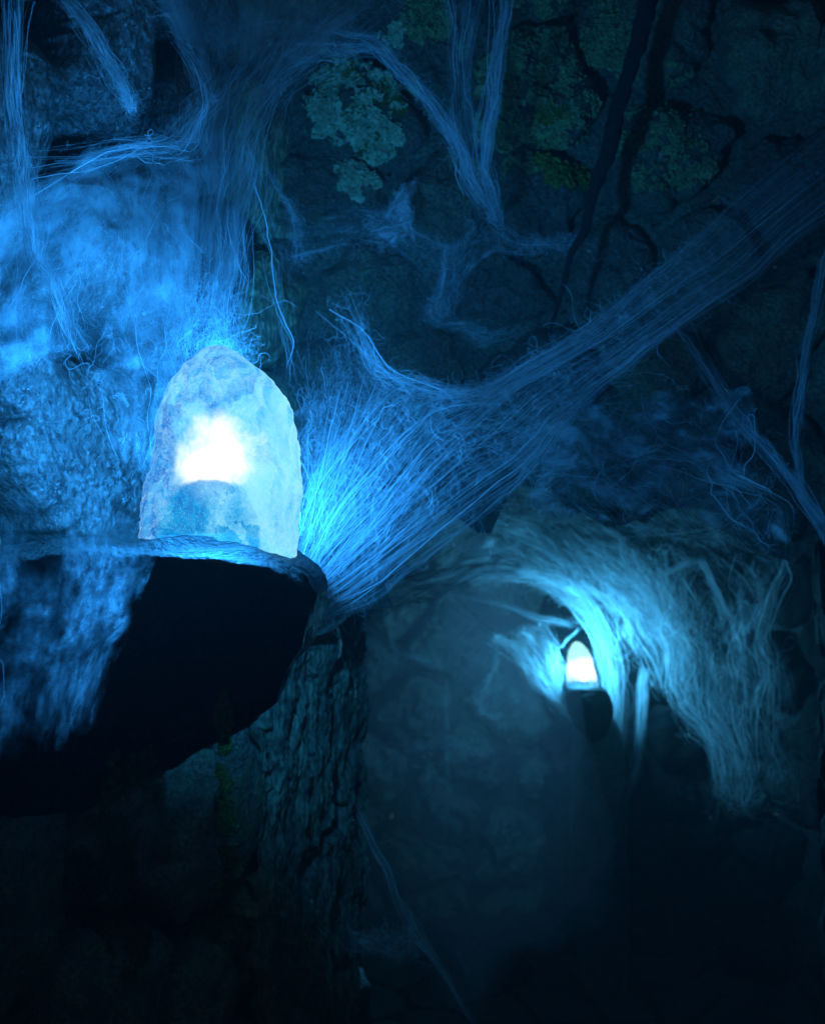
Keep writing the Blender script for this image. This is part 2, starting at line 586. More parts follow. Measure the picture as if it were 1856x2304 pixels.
def build_wall(name, label, wall, t0, t1, size, seeds_px=(), mats=('damp_rock',), joint='joint', gap=0.012, bulge=0.05, back=0.12, recess=0.03,
               rough=0.014, skip=None, seed=1, bands=None, n_edge=72, n_ring=22, stretch=1.3, min_free=0.75, structure=False, piece='stone', facet=0.0):
    rnd = random.Random(seed)
    root = thing(name, label, 'wall') if not structure else bpy.data.objects.new(name, None)
    if structure:
        link(root, kind='structure')
    seeds = [wall.px(*p) for p in seeds_px]
    tries = 0
    fails = 0
    while fails < 400:
        s, t = rnd.uniform(0, wall.L), rnd.uniform(t0, t1)
        md = size * min_free * rnd.uniform(0.7, 1.25)
        if all(((a - s) / stretch) ** 2 + (b - t) ** 2 > md * md for a, b in seeds):
            seeds.append((s, t))
            fails = 0
        else:
            fails += 1
    cells = voronoi(seeds, (0, wall.L, t0, t1))
    jv, jf = [], []
    nE0, nR0 = n_edge, n_ring

    def warp(p):
        q = np.stack([p[:, 0], p[:, 1], np.full(len(p), seed * 1.3)], 1)
        return p + np.stack([fbm(q * 3.5 / max(size, .3) * .35, 4), fbm(q * 3.5 / max(size, .3) * .35 + 50, 4)], 1) * size * 0.13
    for ci, poly in enumerate(cells):
        if len(poly) < 3:
            continue
        c = np.mean(poly, 0)
        if skip and skip(seeds[ci][0], seeds[ci][1]):
            continue
        # joint behind the stone
        ring = resample(poly, 24)
        base = len(jv)
        for r in (1.02, 0.6, 0.0):
            pts = c + (ring - c) * r
            w3 = wall.at(pts[:, 0], pts[:, 1], -recess)
            h = fbm(w3 * 14, 3) * 0.012
            wp = warp(pts)
            w3 = wall.at(wp[:, 0], wp[:, 1], -recess + h)
            jv.extend(w3.tolist())
        for a in range(2):
            for k in range(24):
                k2 = (k + 1) % 24
                jf.append((base + a * 24 + k, base + a * 24 + k2, base + (a + 1) * 24 + k2, base + (a + 1) * 24 + k))
        # the stone itself
        mname = mats(seeds[ci][0], seeds[ci][1], rnd) if callable(mats) else rnd.choice(mats)
        n_edge, n_ring = (nE0, nR0) if mname != 'wet_rock' else (200, 80)
        q = np.array(poly)
        g = gap * rnd.uniform(0.6, 1.7)
        for _ in range(2):   # cut the corners off
            nx = np.roll(q, -1, 0)
            q = np.stack([q * 0.78 + nx * 0.22, q * 0.22 + nx * 0.78], 1).reshape(-1, 2)
        ext = np.hypot(*(q - c).T).mean()
        ring = resample(q, n_edge)
        ang = ring - c
        rad = np.hypot(*ang.T)
        wob = fbm(np.stack([ring[:, 0] * 9, ring[:, 1] * 9, np.full(n_edge, ci * 3.7)], 1), 4) * 0.035 * min(1, ext / 0.15)
        ring = c + ang * ((rad - g + wob * 0.6 - abs(wob) * 0.4) / rad)[:, None]
        b = bulge * rnd.uniform(0.6, 1.35) * min(1.2, ext / 0.16)
        tilt = (rnd.uniform(-0.12, 0.12), rnd.uniform(-0.12, 0.12))
        verts, faces = [], []
        rr = [1.0, 1.0] + list(1 - (np.arange(1, n_ring + 1) / n_ring) ** 1.35)
        hh = [-back, -recess * 0.8]
        S, T, HH = [], [], []
        for k, r in enumerate(rr[:-1]):
            pts = c + (ring - c) * r
            h = (hh[k] if k < 2 else b * (1 - r ** 3.2) ** 0.5 * (0.8 + 0.2 * (1 - r)))
            if k >= 2:
                dd = pts - c
                h = h + dd[:, 0] * tilt[0] + dd[:, 1] * tilt[1]
            S.append(pts[:, 0]); T.append(pts[:, 1]); HH.append(np.broadcast_to(h, pts.shape[0]).copy())
        S.append(np.array([c[0]])); T.append(np.array([c[1]])); HH.append(np.array([b]))
        S, T, HH = np.concatenate(S), np.concatenate(T), np.concatenate(HH)
        w0 = wall.at(S, T, 0)
        sd = ci * 7.31 + seed
        nn = fbm(w0 * np.array([5, 5, 4]) + sd, 5, gain=0.55)
        rg = ridged(w0 * np.array([7, 7, 5]) + sd * 0.7, 3)
        if facet:
            nn = nn + facet * (np.round(nn * 2.5) / 2.5 - nn)
        amp = rough * (1 + 0 * HH)
        inner = np.ones_like(HH)
        inner[:n_edge * 2] = 0.0
        HH = HH + inner * (nn * amp + (rg - 0.6) * rough * 0.8)
        # in-plane wobble so that edges are not drawn with a compass
        wp = warp(np.stack([S, T], 1))
        if mname == 'wet_rock':
            HH = HH + inner * (ridged(w0 * np.array([22, 22, 13]) + 3, 3) * 0.009 + fbm(w0 * np.array([45, 45, 30]), 2) * 0.0025)
        V = wall.at(wp[:, 0], wp[:, 1], HH)
        nR = len(rr) - 1
        nE = n_edge
        idx = np.arange(nR * nE).reshape(nR, nE)
        a = idx[:-1]; bq = np.roll(idx, -1, 1)
        quads = np.stack([a, bq[:-1], bq[1:], idx[1:]], -1).reshape(-1, 4)
        last = idx[-1]
        top = nR * nE
        F4 = [tuple(x) for x in quads.tolist()] + [(int(last[k]), int(last[(k + 1) % nE]), top) for k in range(nE)]
        mesh_obj(piece, V, F4, M[mname], root)
        ALL_STONES.append((V, F4))
    j = mesh_obj('joint_filling', jv, jf, M[joint], root)
    return root, seeds

# plans (x, y)
W_LEFT = Wall([(-1.35, 0.25), (-1.02, 0.95), (-0.85, 1.45), (-0.66, 1.92), (-0.45, 2.30), (-0.33, 2.62), (-0.19, 3.15)], False)
W_FRONT = Wall([(-0.75, 2.62), (-0.3, 2.60), (0.3, 2.66), (0.9, 2.62), (1.6, 2.35)], False)
W_RIGHT = Wall([(1.0, 7.9), (1.12, 7.1), (1.7, 6.95), (2.35, 6.5), (2.4, 5.2), (2.2, 4.0), (1.5, 3.2), (1.15, 2.9)], False)
W_NEAR_RIGHT = Wall([(1.15, 3.0), (1.02, 2.55), (0.98, 2.1), (1.05, 1.6), (1.2, 0.8)], False)
W_BACK = Wall([(-0.9, 8.0), (0.2, 7.7), (1.0, 7.9), (2.0, 7.6)], False)
W_PASS_LEFT = Wall([(-0.15, 3.1), (-0.55, 3.3), (-0.95, 4.2), (-0.9, 8.2)], False)


def arch_limit(u):
    return float(np.interp(u, [500, 800, 860, 980, 1110, 1180, 1300, 1500, 1640, 1760], [1335, 1330, 1230, 1150, 1120, 1100, 1080, 1085, 1180, 1260]))


def front_skip(s, t):
    p = W_FRONT.at(np.array([s]), np.array([t]), 0)[0]
    u = p[0] / p[1] * F + 928
    v = 1152 - (p[2] - H) / p[1] * F
    return v > arch_limit(u)


def left_mats(s, t, rnd):
    p = W_LEFT.at(np.array([s]), np.array([t]), 0)[0]
    u = p[0] / p[1] * F + 928
    v = 1152 - (p[2] - H) / p[1] * F
    if v < 1350 and u < 520:
        return 'wet_rock'
    if u > 540:
        return 'bark'
    return 'brightened_damp_rock'

left_seeds = [(-300, 400), (-20, 250), (230, 520), (260, 90), (440, 250), (190, 1020), (-330, 950), (470, 640), (150, 1500), (400, 1480), (-200, 1400),
              (60, 1950), (290, 1850), (420, 1880), (510, 1800), (250, 2200), (470, 2250), (600, 1600), (590, 2050), (680, 1450), (670, 1800), (660, 2150), (740, 1600), (735, 1950),
              (560, 700), (600, 350), (590, 1050)]
front_seeds = [(800, 255), (1195, 190), (1450, 60), (1500, 360), (1745, 130), (1790, 430), (985, 130), (720, 450), (1000, 480), (1190, 480), (810, 650), (1100, 650),
               (1375, 600), (1570, 620), (930, 860), (1230, 850), (1480, 860), (1730, 750), (700, 860), (1060, 1020), (800, 1120), (1330, 1020), (1560, 1010), (640, 640), (950, 1240), (700, 1290)]

build_wall('rubble_wall', 'wet rubble wall lit blue right behind the big glowing crystal', W_LEFT, -1.1, 3.6, 0.42, left_seeds, left_mats, 'deep_joint',
           gap=0.022, bulge=0.07, back=0.24, recess=0.14, rough=0.016, seed=11, n_edge=110, n_ring=40)
build_wall('rubble_wall', 'rubble wall with lichen above the passage opening', W_FRONT, 1.55, 3.6, 0.32, front_seeds,
           lambda s, t, r: r.choice(['damp_rock', 'damp_rock', 'dark_rock']), 'joint', gap=0.012, bulge=0.06, back=0.28, recess=0.012, rough=0.032,
           skip=front_skip, seed=5, n_edge=90, n_ring=30)
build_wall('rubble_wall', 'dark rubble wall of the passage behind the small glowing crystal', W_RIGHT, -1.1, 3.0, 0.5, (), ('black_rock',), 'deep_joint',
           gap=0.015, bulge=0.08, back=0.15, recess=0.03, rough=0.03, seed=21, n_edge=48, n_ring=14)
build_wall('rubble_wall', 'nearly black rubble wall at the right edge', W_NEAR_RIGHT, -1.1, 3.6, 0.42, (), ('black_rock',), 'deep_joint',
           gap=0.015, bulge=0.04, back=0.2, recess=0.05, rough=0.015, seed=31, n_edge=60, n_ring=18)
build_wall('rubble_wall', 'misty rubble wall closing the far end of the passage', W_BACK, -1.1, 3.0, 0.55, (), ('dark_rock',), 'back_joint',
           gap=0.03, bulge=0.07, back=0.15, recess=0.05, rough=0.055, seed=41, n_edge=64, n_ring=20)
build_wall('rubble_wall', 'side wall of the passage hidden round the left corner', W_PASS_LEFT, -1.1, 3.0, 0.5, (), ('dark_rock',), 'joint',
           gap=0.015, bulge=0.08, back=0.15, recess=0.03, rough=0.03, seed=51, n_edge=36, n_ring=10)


def sheet(name, fn, nu, nv, material, parent=None, **kw):
    uu, vv = np.meshgrid(np.linspace(0, 1, nu), np.linspace(0, 1, nv), indexing='ij')
    V = fn(uu.ravel(), vv.ravel())
    idx = np.arange(nu * nv).reshape(nu, nv)
    f = np.stack([idx[:-1, :-1], idx[1:, :-1], idx[1:, 1:], idx[:-1, 1:]], -1).reshape(-1, 4)
    return mesh_obj(name, V, f, material, parent, uvs=np.stack([uu.ravel(), vv.ravel()], 1), **kw)


def ground_fn(a, b):
    x, y = -4 + 8 * a, -2 + 12 * b
    p = np.stack([x, y, 0 * x], 1)
    z = -0.95 + fbm(p * 1.3, 4) * 0.05
    return np.stack([x, y, z], 1)

sheet('ground', ground_fn, 160, 220, M['ground'], kind='structure')


def vault_fn(a, b):
    x, y = -1.3 + 4.2 * a, 2.75 + 5.6 * b
    p = np.stack([x, y, 0 * x + 5], 1)
    z = 2.72 - 0.28 * (2 * a - 1) ** 2 + fbm(p * 2.2, 5) * 0.12 + ridged(p * 1.4, 3) * -0.08
    return np.stack([x, y, z], 1)

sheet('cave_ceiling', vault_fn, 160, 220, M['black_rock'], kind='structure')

# flagstones of the passage floor
rf = random.Random(9)
floor_root = thing('stone_paving', 'worn flagstones of the dark passage floor beneath the mist', 'paving')
fs = [(rf.uniform(-1.0, 2.3), rf.uniform(2.8, 7.8)) for _ in range(400)]
keep = []
for p in fs:
    if all((p[0] - q[0]) ** 2 + (p[1] - q[1]) ** 2 > 0.33 ** 2 for q in keep):
        keep.append(p)
for ci, poly in enumerate(voronoi(keep, (-1.0, 2.3, 2.8, 7.8))):
    if len(poly) < 3:
        continue
    c = np.mean(poly, 0)
    ring = resample(poly, 20)
    ring = c + (ring - c) * 0.93
    V, Fc = [], []
    for k, (r, z) in enumerate([(1, -0.96), (1, -0.89), (0.95, -0.875), (0.5, -0.87)]):
        q = c + (ring - c) * r
        zz = z + fbm(np.stack([q[:, 0] * 3, q[:, 1] * 3, np.full(20, ci)], 1), 3) * 0.015 * (k > 1)
        V += np.stack([q[:, 0], q[:, 1], zz], 1).tolist()
    for k in range(3):
        for i in range(20):
            i2 = (i + 1) % 20
            Fc.append((k * 20 + i, k * 20 + i2, (k + 1) * 20 + i2, (k + 1) * 20 + i))
    Fc.append(tuple(range(60, 80)))
    mesh_obj('flagstone', V, Fc, M['ground'], floor_root)

# ---------------------------------------------------------------- boulder corbels
def boulder(name, label, outline_px, d, ry, material, rough=0.01, nO=220, nR=90, power=3.2, lean=0.0, cy_shift=0.0, seedv=0.0, cat='stone corbel', cpx=None, edge_sc=0.84, dome=0.35):
    out = [(*(np.array(P(u, v, d))[[0, 2]]),) for u, v in outline_px]
    for _ in range(2):
        q = np.array(out); nx = np.roll(q, -1, 0)
        out = np.stack([q * 0.8 + nx * 0.2, q * 0.2 + nx * 0.8], 1).reshape(-1, 2).tolist()
    ring = resample(out, nO)
    c = ring.mean(0) if cpx is None else np.array(P(cpx[0], cpx[1], d))[[0, 2]]
    root = thing(name, label, cat, (c[0], d, ring[:, 1].min()))
    V, Fc = [], []
    ys = np.cos(np.linspace(math.pi * 0.985, math.pi * 0.015, nR))
    # rings concentrate on the rim; end discs fill front and back
    rings = []
    for k in range(1, 26):
        rings.append((k / 26 * edge_sc, -1.0 - dome * (1 - (k / 26) ** 2)))
    for y in np.linspace(-1, 1, nR):
        ang = y * math.pi / 2
        sc = abs(math.cos(ang)) ** (2 / power)
        rings.append((edge_sc + (1 - edge_sc) * sc, math.copysign(abs(math.sin(ang)) ** (2 / power), y)))
    for k in range(25, 0, -1):
        rings.append((k / 26 * edge_sc, 1.0))
    for sc, y in rings:
        q = c + (ring - c) * sc
        V.append(np.stack([q[:, 0], np.full(nO, d + y * ry + cy_shift), q[:, 1]], 1))
    V = np.concatenate(V)
    V = np.vstack([V, [[c[0], d - ry + cy_shift, c[1]]], [[c[0], d + ry + cy_shift, c[1]]]])
    V[:, 2] += (V[:, 1] - d) * lean * np.clip((V[:, 2] - (c[1] - 0.2)) / 0.3, 0, 1)
    n = V - np.array([c[0], d, c[1]])
    n /= np.linalg.norm(n, axis=1)[:, None] + 1e-9
    disp = fbm(V * 7 + seedv, 5) * rough + ridged(V * 16 + seedv, 3) * rough * 0.35
    V = V + n * disp[:, None]
    nk = len(rings)
    idx = np.arange(nk * nO).reshape(nk, nO)
    nxt = np.roll(idx, -1, 1)
    quads = np.stack([idx[:-1], idx[1:], nxt[1:], nxt[:-1]], -1).reshape(-1, 4).tolist()
    a, b = nk * nO, nk * nO + 1
    for i in range(nO):
        i2 = (i + 1) % nO
        quads.append((a, int(idx[0, i]), int(idx[0, i2])))
        quads.append((b, int(idx[-1, i2]), int(idx[-1, i])))
    mesh_obj('rock', V, quads, material, root)
    ALL_STONES.append((V, [tuple(f) for f in quads]))
    return root

near_corbel = [(-420, 1290), (-100, 1250), (150, 1222), (330, 1206), (450, 1208), (560, 1218), (630, 1230), (672, 1248), (700, 1284), (712, 1330), (712, 1372), (694, 1430), (655, 1492), (600, 1560),
               (520, 1632), (400, 1700), (240, 1752), (0, 1775), (-420, 1780)]
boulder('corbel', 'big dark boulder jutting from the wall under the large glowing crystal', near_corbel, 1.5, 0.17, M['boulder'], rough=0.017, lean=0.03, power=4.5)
far_corbel = [(1270, 1547), (1300, 1543), (1345, 1543), (1364, 1550), (1376, 1590), (1366, 1640), (1335, 1665), (1302, 1645), (1282, 1600)]
boulder('corbel', 'small dark stone block under the far glowing crystal', far_corbel, 6.5, 0.10, M['black_rock'], rough=0.015, nO=60, nR=20, power=3.0, seedv=5.0)
pillar = [(1296, 1600), (1395, 1600), (1400, 1900), (1405, 2260), (1285, 2260), (1290, 1800)]
boulder('stone_pier', 'dark stone pier rising from the floor beneath the far corbel', pillar, 6.62, 0.2, M['dark_rock'], rough=0.03, nO=70, nR=20, power=4, seedv=9.0, cat='pier')

# ---------------------------------------------------------------- crystal lamps
def crystal(name, label, rows, d, material, bulb_uv, light, depth_ratio=0.8, nA=150, nZ=150, rough=0.004, arch=None, radius=0.02):
    """rows: (v, u_left, u_right) from foot to tip"""
    rows = sorted(rows, key=lambda r: -r[0])
    v = np.array([r[0] for r in rows], float)
    zl = np.array([P(928, r[0], d)[2] for r in rows])
    xl = np.array([P(r[1], 0, d)[0] for r in rows])
    xr = np.array([P(r[2], 0, d)[0] for r in rows])
    z = np.concatenate([np.linspace(zl[0], zl[-1], nZ)])
    L, R = np.interp(z, zl, xl), np.interp(z, zl, xr)
    base = np.array([(xl[0] + xr[0]) / 2, d, zl[0]])
    root = thing(name, label, 'crystal lamp', tuple(base))
    th = np.linspace(0, 2 * math.pi, nA, endpoint=False)
    V = []
    mw = ((R - L) / 2).max()
    for k in range(nZ):
        a = (R[k] - L[k]) / 2
        cx = (R[k] + L[k]) / 2
        e = 2 / 2.5
        ct, st = np.cos(th), np.sin(th)
        x = cx + a * np.sign(ct) * np.abs(ct) ** e
        y = d + a * depth_ratio * np.sign(st) * np.abs(st) ** e
        V.append(np.stack([x, y, np.full(nA, z[k])], 1))
    V = np.concatenate(V)
    s = 2 * mw
    cen = np.array([0.5 * (xl.mean() + xr.mean()), d, 0])
    n = V - cen
    n[:, 2] = 0
    n /= np.linalg.norm(n, axis=1)[:, None] + 1e-9
    rel = (V - base) / s
    disp = fbm(rel * 4 + 3, 5, gain=0.55) * rough * 1.6 + ridged(rel * 6, 3) * rough
    # chipped facets on the front
    front = np.clip(-n[:, 1], 0, 1)
    disp *= 0.45 + 0.55 * front
    disp += ridged(rel * 18 + 5, 3) * rough * 0.12
    if arch:
        ax, az, aw, ah = arch
        da = np.sqrt(((rel[:, 0] - ax) / aw) ** 2 + ((rel[:, 2] - az) / ah) ** 2)
        disp -= front * rough * 3.5 * np.clip((1.0 - da) / 0.12, 0, 1)
    V = V + n * disp[:, None]
    V = np.vstack([V, [V[:nA].mean(0)], [V[-nA:].mean(0) + np.array([0, 0, 0.002])]])
    idx = np.arange(nZ * nA).reshape(nZ, nA)
    nxt = np.roll(idx, -1, 1)
    faces = np.stack([idx[:-1], nxt[:-1], nxt[1:], idx[1:]], -1).reshape(-1, 4).tolist()
    b, t = nZ * nA, nZ * nA + 1
    for i in range(nA):
        i2 = (i + 1) % nA
        faces.append((b, int(idx[0, i2]), int(idx[0, i])))
        faces.append((t, int(idx[-1, i]), int(idx[-1, i2])))
    mesh_obj('crystal_body', V, faces, material, root)
    lo = P(bulb_uv[0], bulb_uv[1], d)
    lamp_light('bulb_light', lo, light[0], light[1], radius)
    return root

near_rows = [(1262, 322, 664), (1215, 325, 663), (1180, 328, 670), (1130, 333, 675), (1085, 346, 676), (1040, 353, 671), (1000, 358, 665), (960, 361, 661), (925, 366, 653), (905, 374, 645),
             (880, 384, 630), (855, 398, 608), (830, 418, 580), (812, 436, 556), (796, 452, 534), (786, 468, 516), (780, 482, 504)]
near_w = 2 * (676 - 346) / 2 / F * 1.5
M['near_crystal'] = crystal_material("near_crystal", near_w, core=(0.05, 0.69, 0.18, 0.19), arch=(0.0, 0.14, 0.34, 0.42), strength=1.0)
crystal('crystal_lamp', 'large glowing blue-white crystal standing on the big boulder corbel', near_rows, 1.5, M['near_crystal'], (505, 1010),
        (NEAR_COL, NEAR_POWER), arch=(0.0, 0.14, 0.34, 0.42), rough=0.006, radius=0.035)
far_rows = [(1548, 1277, 1345), (1535, 1275, 1343), (1510, 1274, 1337), (1480, 1276, 1330), (1462, 1281, 1322), (1450, 1287, 1310), (1444, 1293, 1302)]
far_w = 70 / F * 6.5
M['far_crystal'] = crystal_material("far_crystal", far_w, core=(0.0, 0.62, 0.50, 0.30), arch=(0.0, 0.0, 0.9, 0.28), strength=1.25,
                                    tint=(0.35, 0.95, 0.95), deep=(0.2, 0.8, 0.85), pale=(0.5, 1.05, 1.0), top=(0.6, 1.15, 1.1), hot=(1.25, 1.5, 1.4))
crystal('crystal_lamp', 'small glowing crystal on the stone block deep in the passage', far_rows, 6.5, M['far_crystal'], (1308, 1500),
        (FAR_COL, FAR_POWER), rough=0.004, nA=60, nZ=60, radius=0.06)

# ---------------------------------------------------------------- webs
def catmull(C, t):
    """C: (K, N, 3) control points, t: (N, M) in 0..K-1 -> (N, M, 3)"""
    K = C.shape[0]
    i = np.clip(np.floor(t).astype(int), 0, K - 2)
    f = (t - i)[..., None]
    n = np.arange(C.shape[1])[:, None]
    g = lambda k: C[np.clip(k, 0, K - 1), n]
    p0, p1, p2, p3 = g(i - 1), g(i), g(i + 1), g(i + 2)
    return 0.5 * ((2 * p1) + (-p0 + p2) * f + (2 * p0 - 5 * p1 + 4 * p2 - p3) * f * f + (-p0 + 3 * p1 - 3 * p2 + p3) * f ** 3)


def rail_eval(rails, S):
    """rails: K polylines of 3-D points; S: (K, N) positions across -> (K, N, 3)"""
    out = []
    for r, s in zip(rails, S):
        r = np.array(r)
        k = np.linspace(0, 1, len(r))
        out.append(np.stack([np.interp(s, k, r[:, j]) for j in range(3)], -1))
    return np.stack(out)


def tubes(paths, radius, sides=3):
    """paths (N, M, 3), radius (N, M) -> verts, faces"""
    N, Mm, _ = paths.shape
    tan = np.gradient(paths, axis=1)
    tan /= np.linalg.norm(tan, axis=2, keepdims=True) + 1e-12
    ref = rng.normal(size=(N, 1, 3))
    a = np.cross(tan, ref)
    a /= np.linalg.norm(a, axis=2, keepdims=True) + 1e-12
    b = np.cross(tan, a)
    if sides == 2:
        V = np.stack([paths + a * radius[..., None], paths - a * radius[..., None]], 2)
    else:
        ang = np.arange(sides) * 2 * math.pi / sides
        V = np.stack([paths + (a * math.cos(x) + b * math.sin(x)) * radius[..., None] for x in ang], 2)
    V = V.reshape(-1, 3)
    idx = np.arange(N * Mm * sides).reshape(N, Mm, sides)
    if sides == 2:
        f = np.stack([idx[:, :-1, 0], idx[:, :-1, 1], idx[:, 1:, 1], idx[:, 1:, 0]], -1).reshape(-1, 4)
    else:
        nx = np.roll(idx, -1, 2)
        f = np.stack([idx[:, :-1], nx[:, :-1], nx[:, 1:], idx[:, 1:]], -1).reshape(-1, 4)
    return V, f


def web(label, rails_px, strands=400, curls=0, radius=0.0002, bundles=14, spread=0.03, wander=0.03, wave=0.004, Mpts=22, veil=0, veil_kw=None,
        partial=0.4, thick=0.012, curl_len=0.06, curl_r=None, group='webs strung through the cave', name='spider_web', veil_shape=(40, 60), veil_wave=0.012, sides=2, uniform=0.3,
        curl_zone=((0, 1), (0, 1)), fray=0.0, ragged=0.15, splay=0.008, cat='spider web', lump=0.0, edge_bias=0.0, name_k=False, cross=0.10, warp_amp=None):
    rails = [[P(*p) for p in r] for r in rails_px]
    K = len(rails)
    c = np.mean([p for r in rails for p in r], 0)
    root = thing(name, label, cat, tuple(c), group)
    wa = veil_wave if warp_amp is None else warp_amp

    def wwarp(p):
        q = p.reshape(-1, 3)
        fq = 5.0 if c[1] < 3.5 else 2.5
        w = np.stack([fbm(q * fq + 61 * k, 3) for k in range(3)], 1) * wa * 1.3
        return (q + w).reshape(p.shape)
    rad_k = 1.0 if name_k else 0.42
    if not name_k:
        strands = int(strands * 0.42)
        wander, spread = wander * 1.5, spread * 1.3
    allV, allF, base = [], [], 0
    if strands:
        N = strands
        cen = rng.random(bundles)
        wts = rng.random(bundles) ** 1.5 + 0.1
        if edge_bias:
            nb = max(2, int(bundles * edge_bias))
            cen[:nb] = np.where(rng.random(nb) < 0.5, rng.random(nb) * 0.03, 1 - rng.random(nb) * 0.03)
            wts[:nb] *= 2
        wts /= wts.sum()
        which = rng.choice(bundles, N, p=wts)
        S = np.zeros((K, N))
        drift = rng.normal(size=(K, bundles)) * wander
        tight = rng.random((K, bundles)) * 1.6 + 0.25
        s0 = rng.normal(size=N)
        for k in range(K):
            S[k] = cen[which] + drift[k, which] + s0 * spread * tight[k, which] + rng.normal(size=N) * spread * 0.25
        S += np.linspace(-0.5, 0.5, K)[:, None] * rng.normal(size=N)[None] * cross
        uni = rng.random(N) < uniform
        su = rng.random(N)
        for k in range(K):
            S[k, uni] = su[uni] + rng.normal(size=uni.sum()) * wander * 0.7
        S = np.where(S < 0, -S * 0.4, S)
        S = np.where(S > 1, 1 - (S - 1) * 0.4, S)
        S = np.clip(S, 0, 1)
        C = rail_eval(rails, S)
        C[1:-1] += rng.normal(size=C[1:-1].shape) * thick * 0.5
        C += rng.normal(size=C.shape) * thick * 0.15
        part = rng.random(N) < partial
        t0 = np.where(part, rng.random(N) * 0.7, rng.random(N) ** 2 * ragged)
        t1 = np.where(part, t0 + (1 - t0) * (0.25 + 0.75 * rng.random(N)), 1 - rng.random(N) ** 2 * ragged)
        e = rng.normal(size=(2, N, 3)) * splay
        C[0] += e[0]
        C[-1] += e[1]
        tt = (t0[:, None] + (t1 - t0)[:, None] * np.linspace(0, 1, Mpts)[None]) * (K - 1)
        pts = catmull(C, tt)
        ph = rng.random((N, 1, 3)) * 6.28
        fr = rng.uniform(2, 9, (N, 1, 3))
        pts += np.sin(tt[..., None] / (K - 1) * fr * 6.28 + ph) * wave * rng.random((N, 1, 1)) ** 2
        pts = wwarp(pts)
        rad = radius * np.exp(rng.normal(size=(N, 1)) * 0.85) * (1 + 0 * tt) * rad_k
        taper = np.minimum(1, 8 * (1 - np.linspace(0, 1, Mpts)))[None]
        V, f = tubes(pts, rad * np.maximum(taper, 0.15), sides)
        allV.append(V); allF.append(f + base); base += len(V)
    if curls:
        N, m = curls, 16
        s = curl_zone[0][0] + (curl_zone[0][1] - curl_zone[0][0]) * rng.random(N)
        t = curl_zone[1][0] + (curl_zone[1][1] - curl_zone[1][0]) * rng.random(N)
        C = rail_eval(rails, np.repeat(s[None], K, 0))
        o = catmull(C, (t * (K - 1))[:, None])[:, 0]
        C2 = rail_eval(rails, np.repeat(np.clip(s + 0.02, 0, 1)[None], K, 0))
        ax = catmull(C2, (t * (K - 1))[:, None])[:, 0] - o
        o2 = catmull(C, (np.clip(t + 0.02, 0, 1) * (K - 1))[:, None])[:, 0] - o
        ax /= np.linalg.norm(ax, axis=1)[:, None] + 1e-9
        al = o2 / (np.linalg.norm(o2, axis=1)[:, None] + 1e-9)
        L = curl_len * np.exp(rng.normal(size=N) * 0.5)
        a0 = rng.random(N) * 6.28
        k0 = rng.normal(size=N) * 2.6
        k1 = rng.normal(size=N) * 3.5
        x = np.linspace(0, 1, m)
        ang = a0[:, None] + k0[:, None] * x + k1[:, None] * np.sin(x * 6.28 + a0[:, None]) * 0.5
        st = (L / m)[:, None]
        px_ = np.cumsum(np.cos(ang) * st, 1)
        py_ = np.cumsum(np.sin(ang) * st, 1)
        nrm = np.cross(ax, al)
        off = (rng.normal(size=(N, 1)) * thick + np.cumsum(rng.normal(size=(N, m)) * st * 0.35, 1))
        pts = o[:, None] + ax[:, None] * px_[..., None] + al[:, None] * py_[..., None] + nrm[:, None] * off[..., None]
        pts = wwarp(pts)
        rad = (curl_r or radius) * rad_k * 1.2 * np.exp(rng.normal(size=(N, 1)) * 0.4) * np.ones((1, m))
        V, f = tubes(pts, rad, 2)
        allV.append(V); allF.append(f + base); base += len(V)
    if allV:
        mesh_obj('silk', np.concatenate(allV), np.concatenate(allF), M['silk'], root, smooth=True, kind='stuff')
    kw = dict(alpha=0.5)
    kw.update(veil_kw or {})
    mk = {k: kw.pop(k) for k in ('across', 'along', 'lo', 'hi', 'col') if k in kw}
    key = tuple(sorted(mk.items()))
    if veil and key not in _veils:
        _veils[key] = veil_material("silk_felt", **mk)
    for q in range(veil):
        nu, nv = veil_shape
        uu, vv = np.meshgrid(np.linspace(0, 1, nu), np.linspace(0, 1, nv), indexing='ij')
        s = uu.ravel()
        C = rail_eval(rails, np.repeat(s[None], K, 0))
        pt = catmull(C, (vv.ravel() * (K - 1))[:, None])[:, 0]
        pt = pt + np.stack([fbm(pt * 6 + q * 9 + k * 31, 4) for k in range(3)], 1) * veil_wave * np.array([0.3, 1.2, 0.3]) * (1 + lump)
        pt = wwarp(pt)
        pt[:, 1] += (q - (veil - 1) / 2) * thick
        idx = np.arange(nu * nv).reshape(nu, nv)
        f = np.stack([idx[:-1, :-1], idx[1:, :-1], idx[1:, 1:], idx[:-1, 1:]], -1).reshape(-1, 4)
        fa = felt(s, vv.ravel(), len(label) * 1.7 + q * 5.3, **kw)
        f = f[fa[f].max(1) > 0.01]
        if not len(f):
            continue
        o = mesh_obj('veil', pt, f, _veils[key], root, uvs=np.stack([s + q * 1.37, vv.ravel() + q * 0.71 + len(label)], 1))
        att = o.data.attributes.new("felt", 'FLOAT', 'POINT')
        att.data.foreach_set("value", fa.astype(np.float32))
    return root

